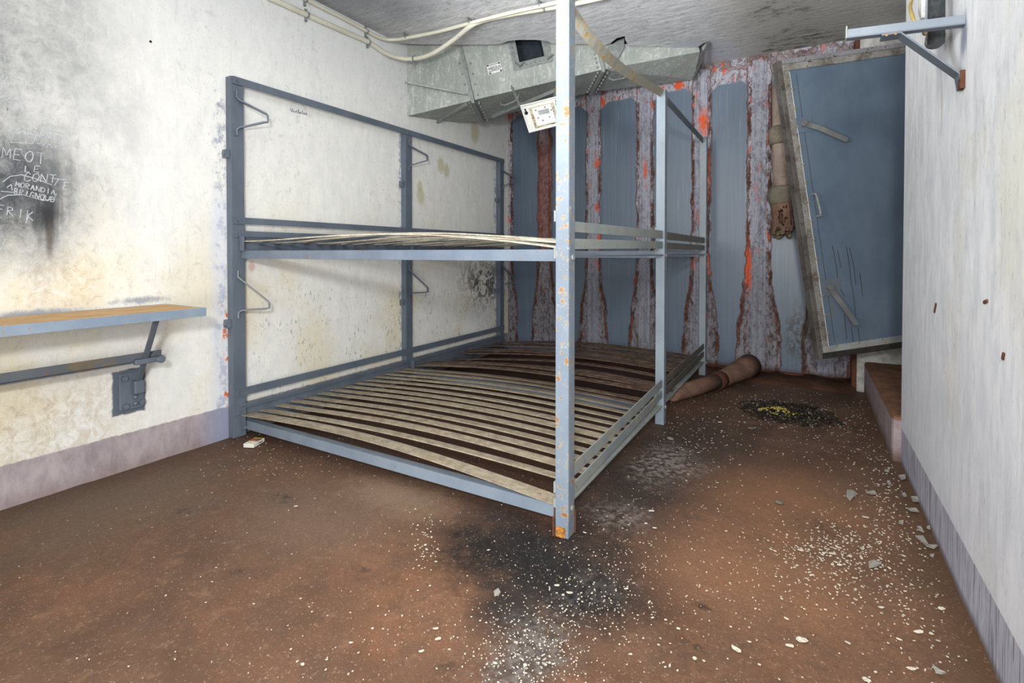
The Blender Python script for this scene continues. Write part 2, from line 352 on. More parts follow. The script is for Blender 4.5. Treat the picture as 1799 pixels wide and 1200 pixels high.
M = dict(left=mat_left(), right=mat_right(), ceil=mat_ceiling(), floor=mat_floor(), back=mat_back(), duct=mat_duct(), wood=mat_wood(),
    frame=painted('blue_grey_frame_paint', (88, 98, 110), (102, 112, 124), .67, (112, 82, 60)),
    post=painted('faded_post_paint', (108, 121, 134), (122, 134, 147), .585, (140, 92, 50), (186, 166, 116), .45, None, (.5, .65), (196, 196, 190)),
    rail=painted('rail_paint', (96, 108, 124), (112, 124, 138), .655, (132, 84, 48)),
    bar=painted('dusty_bar_paint', (128, 138, 140), (146, 150, 144), .64, (126, 86, 52), None, .6, (156, 150, 132), (.5, .7)),
    slat=mat_slat('dusty_lower_slat', (172, 160, 138), (72, 55, 46)),
    upslat=mat_slat('pale_upper_slat', (206, 200, 182), (150, 138, 120), 5, 6),
    door=painted('door_blue_grey_paint', (88, 104, 121), (100, 116, 132), .70, (90, 70, 58), None, .55),
    dframe=painted('grimy_door_frame', (120, 116, 110), (148, 146, 142), .58, (62, 54, 48), (200, 196, 184), .7, (92, 84, 74), (.45, .65)),
    dark=flat('dark_void', (16, 18, 20), .8), gasket=flat('dark_rubber_gasket', (52, 48, 44), .8, .3),
    cream=painted('cream_conduit_paint', (206, 204, 186), (222, 220, 204), .66, (110, 100, 84)),
    white=painted('flaking_white_enamel', (206, 206, 200), (226, 226, 222), .63, (120, 98, 70), (180, 168, 130)),
    galv=flat('grey_galvanised_iron', (140, 146, 144), .5), steel=flat('dull_steel', (112, 112, 108), .5),
    lever=painted('worn_lever_steel', (104, 108, 107), (120, 122, 118), .63, (136, 110, 62), None, .5),
    rust=rusty('rust_crusted_pipe', (112, 86, 74), (142, 110, 94)), rustd=rusty('dark_rust', (78, 50, 40), (104, 66, 50)),
    pipe=rusty('dusty_cast_pipe', (150, 134, 122), (176, 158, 144)), collar=rusty('grey_cast_collar', (112, 104, 92), (134, 126, 112)),
    bracket=painted('pale_bracket_paint', (112, 122, 132), (124, 134, 143), .66, (130, 90, 50)), bracket_shade=painted('shaded_bracket_paint', (92, 102, 112), (104, 112, 122), .67, (120, 80, 50)),  # same bracket paint, darkened to stand for shade on flange and brace
    brass=rusty('tarnished_brass', (140, 112, 76), (170, 144, 104), .5), ochre=flat('ochre_cable', (184, 156, 84), .6),
    paper=flat('white_card', (228, 226, 216), .6, .06), print_=flat('printed_card_red', (168, 112, 84), .6, .5, 60), yel=flat('printed_card_yellow', (196, 182, 60), .6), ink=flat('printed_ink', (40, 38, 40), .7),
    plate=flat('white_name_plate', (226, 228, 226), .45, .1), scratch=flat('scratched_plaster', (196, 200, 204), .8, .1), flake=flat('white_paint_flake', (214, 206, 188), .8, .2, 80),
    blue_ink=flat('blue_pencil', (110, 112, 140), .8), glass=glass(), dirt=rusty('brown_dirt', (84, 58, 44), (112, 78, 58)), ash=rusty('black_ash', (30, 27, 24), (52, 46, 38), .95),
    sulphur=rusty('yellow_crumbs', (150, 136, 66), (178, 164, 92)), concrete=flat('pale_concrete', (178, 176, 170), .8, .2, 12), step=flat('step_concrete', (138, 108, 92), .8, .25, 9), kerb=None)

def mat_step():
    g = G('dirty_step', .8, .3); n = g.noise(9, (1, 1, 1), 6, .7)
    c = g.mix(g.step(n, .3, .7), (132, 116, 116), (162, 148, 150))
    c = g.mix(g.step(g.add(g.z, g.mul(g.sub(n, .5), .06)), .185, .205), c, g.mix(g.step(n, .35, .65), (92, 62, 44), (124, 88, 66)))
    c = g.mix(g.mul(g.step(g.z, .08, .0), .75), c, (84, 60, 46))
    return g.out(c, None, n, .01, .5)
M['kerb'] = mat_step()

# ------------------------------------------------------------------ mesh helpers
class MB:
    def __init__(s): s.bm = bmesh.new()
    def poly(s, pts, faces):
        vs = [s.bm.verts.new(Vector(p)) for p in pts]
        for f in faces:
            try: s.bm.faces.new([vs[i] for i in f])
            except ValueError: pass
        return s
    def hexa(s, p):  # p: 4 bottom (loop) + 4 top
        return s.poly(p, [(0, 3, 2, 1), (4, 5, 6, 7), (0, 1, 5, 4), (1, 2, 6, 5), (2, 3, 7, 6), (3, 0, 4, 7)])
    def box(s, a, b):
        x0, y0, z0 = a; x1, y1, z1 = b
        return s.hexa([(x0, y0, z0), (x1, y0, z0), (x1, y1, z0), (x0, y1, z0), (x0, y0, z1), (x1, y0, z1), (x1, y1, z1), (x0, y1, z1)])
    def beam(s, p, q, side, w, h):
        """bar p->q; w measured along 'side' direction, h across it (centred)"""
        p = Vector(p); q = Vector(q); d = (q-p).normalized()
        u = Vector(side); u = (u - d*u.dot(d)).normalized()*w/2; v = d.cross(u).normalized()*h/2
        return s.hexa([p-u-v, p+u-v, p+u+v, p-u+v, q-u-v, q+u-v, q+u+v, q-u+v])
    def ribbon(s, pts, sides, w, h):
        """flat bar through pts with a side vector per point"""
        R = []
        n = len(pts)
        for i, p in enumerate(pts):
            p = Vector(p); a = Vector(pts[max(i-1, 0)]); b = Vector(pts[min(i+1, n-1)]); d = (b-a).normalized()
            u = Vector(sides[i] if isinstance(sides, list) else sides); u = (u - d*u.dot(d)).normalized()*w/2; v = d.cross(u).normalized()*h/2
            R.append([s.bm.verts.new(x) for x in (p-u-v, p+u-v, p+u+v, p-u+v)])
        for a, b in zip(R, R[1:]):
            for k in range(4): s.bm.faces.new((a[k], a[(k+1) % 4], b[(k+1) % 4], b[k]))
        s.bm.faces.new(R[0][::-1]); s.bm.faces.new(R[-1]); return s
    def tube(s, pts, r, n=12, caps=True):
        R = []; ref = None; m = len(pts)
        for i, p in enumerate(pts):
            p = Vector(p); a = Vector(pts[max(i-1, 0)]); b = Vector(pts[min(i+1, m-1)]); d = (b-a).normalized()
            if ref is None: ref = d.orthogonal().normalized()
            ref = (ref - d*ref.dot(d)).normalized(); w = d.cross(ref)
            rr = r[i] if isinstance(r, (list, tuple)) else r
            R.append([s.bm.verts.new(p + (ref*math.cos(2*math.pi*k/n) + w*math.sin(2*math.pi*k/n))*rr) for k in range(n)])
        for a, b in zip(R, R[1:]):
            for k in range(n): s.bm.faces.new((a[k], a[(k+1) % n], b[(k+1) % n], b[k])).smooth = True
        if caps: s.bm.faces.new(R[0][::-1]); s.bm.faces.new(R[-1])
        return s
    def dome(s, c, nrm, r, h=None, n=10):
        c = Vector(c); nrm = Vector(nrm).normalized(); u = nrm.orthogonal().normalized(); w = nrm.cross(u); h = h or r*.6
        prev = None
        for j in range(4):
            a = j/3*math.pi/2*.98; rr = r*math.cos(a); hh = h*math.sin(a)
            cur = [s.bm.verts.new(c + nrm*hh + (u*math.cos(2*math.pi*k/n) + w*math.sin(2*math.pi*k/n))*rr) for k in range(n)]
            if prev:
                for k in range(n): s.bm.faces.new((prev[k], prev[(k+1) % n], cur[(k+1) % n], cur[k])).smooth = True
            else: s.bm.faces.new(cur[::-1])
            prev = cur
        s.bm.faces.new(prev); return s
    def bolt(s, c, nrm, r=.008, h=.007): return s.tube([Vector(c), Vector(c)+Vector(nrm).normalized()*h], r, 6)
    def build(s, name, mat, parent=None, bevel=0.0, label=None, origin=None):
        bmesh.ops.recalc_face_normals(s.bm, faces=s.bm.faces)
        if origin is None: origin = wloc(parent) if parent is not None else Vector((0, 0, 0))
        bmesh.ops.translate(s.bm, verts=s.bm.verts, vec=-Vector(origin))
        me = bpy.data.meshes.new(name); s.bm.to_mesh(me); s.bm.free()
        o = bpy.data.objects.new(name, me); COL.objects.link(o)
        if mat: me.materials.append(mat)
        if parent is not None:
            o.parent = parent; o.location = Vector(origin) - wloc(parent)
        else: o.location = origin
        if bevel:
            b = o.modifiers.new('bevel', 'BEVEL'); b.width = bevel; b.segments = 2; b.limit_method = 'ANGLE'
        if label: o['label'] = label
        return o
def wloc(o):
    v = Vector((0, 0, 0))
    while o is not None: v += o.location; o = o.parent
    return v
def thing(name, label, cat, loc, group=None):
    o = bpy.data.objects.new(name, None); COL.objects.link(o); o.location = loc; o.empty_display_size = .05
    return tag(o, label, cat, group)
def tag(o, label, cat, group=None):
    o['label'] = label; o['category'] = cat
    if group: o['group'] = group
    return o
def struct(o): o['kind'] = 'structure'; return o
def V(*a): return Vector(a)

# ------------------------------------------------------------------ the setting
XR, YR, YB, ZC = 3.11, 3.06, 4.6, 2.6
def grid_floor():
    bm = bmesh.new(); nx, ny = 90, 130; x0, x1, y0, y1 = -.1, 4.1, -1.6, 4.8; vs = []
    for j in range(ny+1):
        for i in range(nx+1):
            x = x0+(x1-x0)*i/nx; y = y0+(y1-y0)*j/ny
            z = .004*mnoise.noise(V(x*3, y*3, 0)) + .003*mnoise.noise(V(x*11, y*11, 3))
            vs.append(bm.verts.new((x, y, z-.004)))
    for j in range(ny):
        for i in range(nx):
            a = j*(nx+1)+i; bm.faces.new((vs[a], vs[a+1], vs[a+nx+2], vs[a+nx+1])).smooth = True
    m = MB(); m.bm.free(); m.bm = bm
    return m
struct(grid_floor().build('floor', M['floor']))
wl = struct(MB().box((-.25, -1.6, -.05), (0, YB+.2, 2.95)).build('wall_left', M['left']))
wr = struct(MB().box((XR, -1.6, -.05), (XR+.3, YR, ZC+.05)).build('wall_right', M['right'], bevel=.012))
wb = MB().box((-.2, YB, -.05), (3.03, YB+.25, 2.95)).build('wall_back', M['back']); struct(wb)
for rx in RIBS:
    r = MB()
    r.box((rx-.052, YB-.014, .03), (rx+.052, YB+.004, 2.56))
    r.box((rx-.085, YB-.006, .02), (rx+.085, YB+.004, 2.58))
    zz = .07
    while zz < 2.5:
        for sx in (-.033, .033): r.dome((rx+sx, YB-.013, zz), (0, -1, 0), .0125, .008)
        zz += .34
    r.build('joint_strip', M['back'], wb)
def wavy(name, mat, y0, y1, zt, seed):
    m = MB(); n = 60; A = []
    for i in range(n+1):
        x = .02 + 3.0*i/n; h = zt + .02*mnoise.noise(V(x*5, seed, 0)) + .012*mnoise.noise(V(x*17, seed, 2))
        A.append((m.bm.verts.new((x, y0 + .03*mnoise.noise(V(x*4, seed, 5)), -.012)), m.bm.verts.new((x, y1, max(.012, h))), m.bm.verts.new((x, y1+.02, -.012))))
    for a, b in zip(A, A[1:]):
        m.bm.faces.new((a[0], b[0], b[1], a[1])).smooth = True; m.bm.faces.new((a[1], b[1], b[2], a[2])).smooth = True
    return m.build(name, mat)
dk = wavy('dirt_bank', M['dirt'], 4.33, 4.59, .045, 3.3); tag(dk, 'brown dirt and rust scale drifted along the foot of the steel wall', 'dirt'); dk['kind'] = 'stuff'
# base channel of the steel wall
struct(MB().box((0, YB-.03, -.02), (3.03, YB+.01, .05)).build('trim_1', M['rustd'], bevel=.004))
# scaly joint along the head of the steel wall
hd = MB()
for i in range(90):
    x = 1.75+1.5*i/90+random.uniform(-.01, .01); s_ = random.uniform(.014, .034)
    if x < 3.02: hd.dome((x, YB-.004, 2.555+random.uniform(-.035, .04)), (random.uniform(-.3, .3), -1, random.uniform(-.4, .1)), s_, s_*.35, 7)
struct(hd.build('trim_2', rusty('flaked_lime_and_rust', (112, 92, 88), (158, 146, 150))))

# ceiling with the broken-out corner round the duct
def ceiling():
    cut = [onZ(x, y, ZC) for x, y in ((690, 77), (740, 78), (800, 78.5), (850, 78.5), (880, 77.5), (893, 72), (912, 70), (940, 70), (960, 72), (975, 76.5), (990, 78), (1050, 77), (1062, 79), (1072, 77), (1084, 67), (1098, 63.5), (1099, 70), (1104, 80), (1150, 82), (1200, 85), (1222, 86), (1236, 76), (1248, 72))]
    cut[0].x = -.02
    pts = [V(-.02, -1.6, ZC), V(4.1, -1.6, ZC), V(4.1, 4.8, ZC), V(1.86, 4.8, ZC), V(1.88, 4.45, ZC)] + cut[::-1]
    bm = bmesh.new(); f = bm.faces.new([bm.verts.new(p) for p in pts])
    r = bmesh.ops.extrude_face_region(bm, geom=[f])
    bmesh.ops.translate(bm, verts=[v for v in r['geom'] if isinstance(v, bmesh.types.BMVert)], vec=(0, 0, .05))
    m = MB(); m.bm.free(); m.bm = bm; return m
struct(ceiling().build('ceiling', M['ceil']))
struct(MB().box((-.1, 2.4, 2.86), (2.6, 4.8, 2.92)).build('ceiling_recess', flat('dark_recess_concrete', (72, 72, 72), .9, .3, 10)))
# recess on the right: raised sill, jambs
struct(MB().box((3.075, YR-.02, -.02), (4.1, 4.5, .216)).build('floor_step', M['kerb'], bevel=.018))
struct(MB().box((3.03, 4.45, -.02), (4.1, 4.85, ZC)).build('wall_recess', M['concrete']))
struct(MB().box((4.0, YR-.1, 0), (4.1, 4.6, ZC)).build('wall_recess_side', M['concrete']))
struct(MB().box((3.0, 4.46, 0), (3.065, 4.62, 2.55)).build('trim_3', M['rustd'], bevel=.004))
p = onT(1545, 76, 3.62); q = onT(1640, 20, 3.62)
struct(MB().hexa([onT(1545, 80, 3.62), onT(1680, 68, 3.62), onT(1680, 68, 3.9), onT(1545, 80, 3.9), onT(1545, 26, 3.62), onT(1680, 8, 3.62), onT(1680, 8, 3.9), onT(1545, 26, 3.9)]).build('trim_4', M['concrete'], bevel=.004))

# ------------------------------------------------------------------ scratched writing on the left wall
GL = {'M': [[(0, 0), (.05, 1), (.5, .3), (.95, 1), (1, 0)]], 'E': [[(.9, 1), (.1, 1), (0, 0), (.9, 0)], [(.05, .5), (.7, .5)]], 'O': [[(.5, 1), (.1, .75), (0, .35), (.3, 0), (.75, .1), (1, .55), (.8, .95), (.5, 1)]],
 'T': [[(0, 1), (1, 1)], [(.5, 1), (.5, 0)]], 'L': [[(0, 1), (0, 0), (.8, 0)]], 'C': [[(1, .85), (.5, 1), (.05, .6), (.15, .1), (.6, 0), (1, .2)]], 'N': [[(0, 0), (.05, 1), (.9, 0), (1, 1)]],
 'R': [[(0, 0), (.05, 1), (.7, .95), (.8, .65), (.1, .5), (.9, 0)]], 'A': [[(0, 0), (.5, 1), (1, 0)], [(.2, .4), (.8, .4)]], 'D': [[(0, 0), (.05, 1), (.7, .85), (1, .45), (.6, .05), (0, 0)]], 'I': [[(.5, 0), (.5, 1)]],
 'B': [[(0, 0), (.05, 1), (.7, .9), (.6, .55), (.1, .5), (.8, .35), (.7, .05), (0, 0)]], 'G': [[(1, .85), (.5, 1), (.05, .6), (.15, .1), (.7, 0), (1, .4), (.6, .4)]], 'U': [[(0, 1), (.05, .2), (.5, 0), (.9, .2), (1, 1)]],
 'F': [[(0, 0), (.05, 1), (.9, 1)], [(.05, .55), (.7, .55)]], 'K': [[(0, 0), (.05, 1)], [(.9, 1), (.1, .45), (1, 0)]], 'V': [[(0, 1), (.5, 0), (1, 1)]], 'Y': [[(0, 1), (.5, .5), (1, 1)], [(.5, .5), (.4, 0)]], 'J': [[(.2, 1), (.9, 1)], [(.6, 1), (.6, .2), (.3, 0), (0, .2)]]}
def stroke(m, pxs, w=.0026):
    pts = [onX(x, y, .0012) for x, y in pxs]
    for a, b in zip(pts, pts[1:]):
        if (b-a).length > 1e-5: m.beam(a, b, (0, (b-a).z, -(b-a).y), w*random.uniform(.7, 1.2), .0016)
def word(txt, x0, y0, x1, y1, h, gap=.3):
    m = MB(); n = len(txt); cw = 1/(n + gap*(n-1))
    for i, ch in enumerate(txt):
        t0 = i*(1+gap)*cw
        for line in GL.get(ch, []):
            pp = []
            for (u, v) in line:
                t = t0+u*cw; jx, jy = random.uniform(-.6, .6), random.uniform(-.6, .6)
                pp.append((x0+(x1-x0)*t+jx+v*1.5, y0+(y1-y0)*t - v*h+jy))
            stroke(m, pp, .0028)
    return m.build('scratched_writing', M['scratch'], wl)
word('MEOT', 4, 277, 78, 289, 19, .45); word('LE', 44, 302, 70, 302, 10, .5); word('CONT', 42, 318, 98, 322, 15, .25); word('E', 112, 332, 120, 333, 12)
word('MORANDIA', 27, 327, 97, 343, 9, .3); word('BRIGNOUD', 25, 340, 96, 356, 9.5, .3); word('FRIK', -4, 374, 58, 388, 15, .5); word('CANVAENEA', 28, 234, 104, 248, 9, .2); word('CLIA', 72, 255, 102, 262, 7, .3); word('JT', 60, 228, 82, 228, 9, .5)
m = MB()
for pp in ([(90, 313), (118, 316)], [(104, 314), (96, 326)], [(0, 350), (14, 343), (40, 342), (75, 352), (95, 350), (100, 340)], [(92, 325), (60, 313), (38, 307), (18, 310), (5, 320)], [(20, 226), (24, 240), (18, 250), (58, 252), (64, 242)], [(80, 228), (112, 234), (122, 248), (112, 258), (66, 252)], [(8, 95), (10, 118)], [(0, 95), (25, 99)],
           [(20, 135), (38, 141)], [(0, 140), (8, 130), (14, 135), (4, 150), (0, 160)], [(0, 172), (12, 165), (4, 180), (18, 172), (26, 166)], [(28, 178), (33, 188), (26, 194)], [(8, 200), (14, 190), (6, 212), (10, 222), (4, 230)], [(0, 440), (10, 420)], [(4, 428), (12, 432)], [(60, 155), (66, 160)], [(76, 152), (80, 160)], [(86, 148), (92, 152)], [(52, 375), (46, 392)],
           [(40, 180), (44, 186)], [(152, 203), (165, 198)], [(170, 308), (184, 338)], [(116, 280), (117, 292)], [(12, 330), (20, 324), (22, 334)], [(2, 336), (24, 338)], [(140, 112), (148, 116)]):
    stroke(m, pp, .0028)
m.build('scratched_lines', M['scratch'], wl)
m = MB()
for i in range(9):
    x = 510+i*3.4
    stroke(m, [(x, 196+i*.7-random.uniform(0, 4)), (x+1.4, 191+i*.7+random.uniform(-2, 3)), (x+2.2, 197+i*.7), (x+3.4, 194+i*.8)], .0022)
m.build('pencilled_writing', M['blue_ink'], wl)
# nicks in the right wall
for (x, y, w, h) in ((1645, 541, 3, 16), (1735, 530, 6, 3), (1764, 626, 2, 12)):
    a = onX(x, y-h/2, XR-.002); b = onX(x-w, y+h/2, XR-.002)
    MB().beam(a, b, (0, 1, 0), .009, .005).build('nick', M['rustd'], wr, bevel=.002)
a = onX(265, 73, .002); MB().dome(a, (1, 0, 0), .006, .004).build('wall_plug', M['dark'], wl)

# ------------------------------------------------------------------ the bunk
YP = [1.61, 2.975, 4.36]; XP = 2.0
bunk = thing('bunk_bed', 'blue-grey steel double-tier bunk with bare curved slats against the white wall', 'bunk bed', (1.0, 3.0, 0))
def angle_post(x0, x1, y0, y1, z0, z1, t, corner):
    """angle-iron: corner = (sx, sy) says which corner holds the heel"""
    m = MB(); xh = x1 if corner[0] > 0 else x0; yh = y1 if corner[1] > 0 else y0
    m.box((x0, yh-t if corner[1] > 0 else yh, z0), (x1, yh if corner[1] > 0 else yh+t, z1))
    ya, yb = (y0, y1-t) if corner[1] > 0 else (y0+t, y1)
    m.box((xh-t if corner[0] > 0 else xh, ya, z0), (xh if corner[0] > 0 else xh+t, yb, z1)); return m
for i, y in enumerate(YP):
    fp = angle_post(XP-.05, XP, y+.015, y+.068, 0, 1.945 if i else 2.02, .006, (1, -1)).build('front_post', M['post'] if i == 0 else painted('post_paint_%d' % i, (118, 130, 141), (132, 144, 154), .66, (136, 92, 56)) if i == 1 else painted('post_paint_far', (120, 132, 140), (134, 145, 152), .66, (120, 80, 56)), bunk, bevel=.0012)
    fb = MB().box((XP-.046, y+.022, -.004), (XP-.004, y+.062, .05 if i == 0 else .075)); fb.build('post_foot', M['rustd'], fp, bevel=.004)
    if i == 0:
        b = MB()
        b.box((XP-.056, y+.012, -.004), (XP-.050, y+.06, .1)); b.box((XP-.02, y+.066, 0), (XP+.006, y+.074, .085)); b.box((XP-.058, y+.006, 0), (XP-.05, y+.02, .07)); b.build('rust_scale', M['rustd'], fp, bevel=.002)
        MB().box((XP-.047, y+.0125, .0), (XP-.012, y+.0155, .036)).build('rust_patch', flat('orange_rust', (160, 108, 48), .9, .6, 90), fp)
    for z in (.1, .985):
        MB().bolt((XP, y+.042, z), (1, 0, 0), .011, .008).build('bolt', M['galv'], fp)
    # small lugs where the decks bolt on
    for z in (.11, .17, 1.0, 1.13):
        MB().box((XP-.058, y+.016, z-.02), (XP-.05, y+.05, z+.02)).build('lug', M['bar'], fp, bevel=.001)
    wp = MB()
    wp.box((.004, y, .0), (.05, y+.006, 1.945)); wp.box((.044, y+.006, .0), (.05, y+.072, 1.945)); wp.box((.004, y+.066, .0), (.044, y+.072, 1.945))
    wpo = wp.build('wall_post', M['frame'], bunk, bevel=.0015)
    for z in (1.53, .62):
        c = MB(); c.box((.002, y-.022, z-.022), (.04, y, z+.022)); c.bolt((.03, y-.022, z), (0, -1, 0), .013, .012); c.build('wall_clamp', M['frame'], wpo, bevel=.002)
        MB().box((.002, y+.072, z-.022), (.03, y+.08, z+.022)).build('clamp_tab', M['frame'], wpo, bevel=.002)
    for z in (1.925, 1.175, 1.1, .242, .15):
        MB().bolt((.058, y+.035, z), (1, 0, 0), .009, .006).build('bolt', M['frame'], wpo)
# rails fixed along the wall
for nm, z0, z1, x0, x1 in (('head_rail', 1.905, 1.946, .050, .058), ('wall_rail', 1.157, 1.193, .050, .058), ('wall_rail', .221, .264, .050, .058), ('deck_wall_bar', 1.085, 1.12, .050, .056), ('deck_wall_bar', .12, .176, .050, .056)):
    MB().box((x0, YP[0]+.01, z0), (x1, YP[2]+.07, z1)).build(nm, M['frame'], bunk, bevel=.001)
# hooks on the wall posts
for y in YP:
    for z in (1.735, .735):
        oo = (.135, .09, .03, -.012, -.06, -.105) if z > 1 else (.17, .125, .0, -.04, -.045, -.09)
        m = MB(); B_ = (.054, y+.03); E_ = (.128, y+.155)
        pts = [V(*B_, z+oo[0]), V(*B_, z+oo[1]+.01), V(B_[0]+.008, B_[1]+.012, z+oo[1]-.004), V(*E_, z+oo[2]), V(E_[0]+.003, E_[1]+.006, z+oo[2]-.01), V(E_[0]+.003, E_[1]+.006, z+oo[3]), V(E_[0]-.006, E_[1]-.01, z+oo[3]-.004), V(B_[0]+.008, B_[1]+.012, z+oo[4]), V(*B_, z+oo[4]-.012), V(*B_, z+oo[5])]
        m.ribbon(pts, V(.87, -.5, 0), .028, .008)
        m.build('coat_hook', painted('hook_paint', (104, 110, 116), (122, 126, 128), .62, (150, 118, 92)) if z < 1 and y < 2 else M['frame'], bunk, bevel=.001)
# top rail along the front, bowed out of true in the first bay
def bowed():
    pts = []; sd = []
    for i in range(25):
        t = i/24; y = YP[0]+.05 + (YP[1]+.05-YP[0]-.05)*t
        k = math.exp(-((t-.52)/.22)**2)
        pts.append(V(XP-.02 - .035*k*0, y, 1.925 - .055*(1-t**2) - .05*math.sin(math.pi*min(1, t**.6))**1.5))
        a = .1 + 1.0*min(1, max(0, (t-.0)/.55)); sd.append(V(math.cos(a), 0, math.sin(a)))
    return MB().ribbon(pts, sd, .042, .006)
bowed().build('top_rail', painted('rust_edged_cream_bar', (142, 144, 134), (158, 158, 148), .56, (168, 122, 58), (184, 168, 112)), bunk)
MB().ribbon([V(XP-.03, YP[1]+.05, 1.925), V(XP-.03, YP[2]+.06, 1.915)], V(0, 0, 1), .045, .006).build('top_rail', painted('dark_rail_paint', (84, 94, 102), (98, 106, 112), .68, (110, 80, 60)), bunk)
# decks
decks = ((.09, 'slat', .0), (1.01, 'upslat', .0))
for zi, (zb, sm, _) in enumerate(decks):
    # transverse front and rear angles
    for k, y in enumerate(YP):
        yy = y+.05; m = MB()
        z0, z1 = (zb-.046, zb) if zi == 0 else (.970, 1.013)
        m.box((.055, yy, z0), (XP-.045, yy+.005, z1)); m.box((.055, yy+.005, z1-.005), (XP-.045, yy+.04, z1))
        m.build('cross_rail', M['rail'] if (zi and k == 0) else painted('cross_rail_paint%d%d' % (zi, k), (112, 124, 138), (126, 138, 150), .66, (120, 80, 52)), bunk, bevel=.001)
    for k in (0, 1):
        y0 = YP[k]+.07; y1 = YP[k+1]+.012
        # wall-side channel with slots
        m = MB(); zl, zh = (.064, .165) if zi == 0 else (1.011, 1.092)
        m.box((.060, y0-.03, zl), (.066, y1, zh)); m.box((.066, y0-.03, zh-.005), (.085, y1, zh)); m.box((.066, y0-.03, zl), (.1, y1, zl+.005))
        m.box((.060, y0-.035, zl), (.098, y0-.03, zh))
        m.build('deck_channel', M['frame'], bunk, bevel=.001)
        # front-side bars
        if zi == 0: hs = ((.191, .238, .219, .266), (.122, .164, .16, .203))
        else: hs = ((1.075, 1.113, 1.083, 1.129), (1.013, 1.051, 1.027, 1.067))
        for (a, b, c_, d) in hs:
            if k == 1: a, b, c_, d = [v-.004 for v in (c_, d, c_, d)]
            ya, yb = YP[k]+.03, YP[k+1]+.03
            MB().hexa([(XP-.016, ya, a), (XP-.010, ya, a), (XP-.010, yb, c_), (XP-.016, yb, c_), (XP-.016, ya, b), (XP-.010, ya, b), (XP-.010, yb, d), (XP-.016, yb, d)]).build('side_bar', M['bar'] if k == 0 else painted('far_bar%d%d' % (zi, int(a*100)), (96, 94, 86), (112, 108, 98), .6, (84, 62, 48)), bunk, bevel=.001)
        if zi == 1: MB().box((XP-.04, YP[k]+.05, .985), (XP-.006, YP[k+1]+.03, .991)).build('deck_angle', M['frame'], bunk)
        else: MB().box((XP-.045, YP[k]+.05, .108), (XP-.008, YP[k+1]+.03, .114)).build('deck_angle', M['bar'], bunk)
def slat_mesh(seed, zl, zr, bow, w, x0=.07, x1=1.975):
    rnd = random.Random(seed); m = MB(); pts = []; sd = []
    q_ = .35 if seed < 20 else 1.0; sk = q_*rnd.uniform(-.02, .02); bw = bow*(1+q_*rnd.uniform(-.25, .2)); pk = .52+q_*rnd.uniform(-.07, .08); tw = rnd.uniform(-.12, .12)
    for i in range(23):
        t = i/22; u = t**(math.log(.5)/math.log(pk))
        pts.append(V(x0+(x1-x0)*t, sk*math.sin(math.pi*t), zl+(zr-zl)*t + bw*math.sin(math.pi*u)))
        sd.append(V(0, math.cos(tw*t), math.sin(tw*t)))
    m.ribbon(pts, sd, w, .005); me = bpy.data.meshes.new('slat'); bmesh.ops.recalc_face_normals(m.bm, faces=m.bm.faces); m.bm.to_mesh(me); m.bm.free(); return me
bl = wloc(bunk)
def lay(meshes, y, dz, mat_i):
    o = bpy.data.objects.new('slat', meshes); COL.objects.link(o); o.parent = bunk; o.location = V(0, y, dz) - bl; return o
LOW = [slat_mesh(s, .120, .143, .034, .044) for s in range(6)]
RUST = [slat_mesh(20+s, .115, .165, .05, .05) for s in range(6)]
HIGH = [slat_mesh(40+s, 1.060, 1.030, .052, .042) for s in range(6)]
for me in LOW+RUST: me.materials.append(M['slat'])
for me in HIGH: me.materials.append(M['upslat'])
first = slat_mesh(77, .121, .098, .045, .060); first.materials.append(M['slat']); lay(first, 1.672, 0, 0)
fu = slat_mesh(78, 1.063, 1.017, .058, .045); fu.materials.append(M['upslat']); lay(fu, 1.675, 0, 0)
rr = random.Random(5)
for k in range(1, 14):
    lay(LOW[rr.randrange(6)], 1.672+k*.0975, rr.uniform(-.003, .002), 0)
    lay(HIGH[rr.randrange(6)], 1.672+k*.0975, rr.uniform(-.004, .004), 0)
for k in range(14):
    dz = rr.uniform(-.012, .008) - (.05 if k in (3, 4) else 0) - (.025 if k == 5 else 0)
    lay(RUST[rr.randrange(6)], 3.07+k*.095 + rr.uniform(-.012, .012), dz, 0)
    lay(HIGH[rr.randrange(6)], 3.07+k*.095, rr.uniform(-.004, .004), 0)

# ------------------------------------------------------------------ the wall table
tb = thing('wall_table', 'fold-down brown-topped table with blue-grey steel edge on the left wall', 'table', (0.02, .8, .4))
Y0, Y1, W, ZT = -.25, 1.305, .352, .748
top = MB().box((.012, Y0, ZT-.014), (W-.003, Y1-.003, ZT+.002)).build('tabletop', M['wood'], tb)
e = MB(); e.box((W-.003, Y0, ZT-.034), (W+.002, Y1, ZT+.004)); e.box((.008, Y1-.003, ZT-.034), (W-.003, Y1+.002, ZT+.003)); e.box((.008, Y0, ZT-.034), (.012, Y1, ZT+.004)); e.box((W-.03, Y0, ZT-.034), (W-.003, Y1, ZT-.030))
e.build('edge_angle', painted('table_edge_paint', (122, 138, 156), (138, 153, 168), .63, (140, 96, 54), (176, 150, 90)), tb, bevel=.001)
MB().box((.012, Y0, ZT-.02), (W-.003, Y1-.003, ZT-.0145)).build('underside', flat('brown_underside', (96, 78, 56), .8, .25), tb)
for y in (.15, .66): MB().box((.0, y-.02, ZT-.03), (.02, y+.02, ZT+.012)).build('wall_lug', M['frame'], tb, bevel=.003)
foot = onX(238, 660, .045); head = V(.30, 1.125, .715)
br = MB().beam(V(.05, 1.165, .415), head, (0, 1, 0), .022, .012).build('brace', M['frame'], tb, bevel=.002)
mid = V(.05, 1.165, .415).lerp(head, .34)
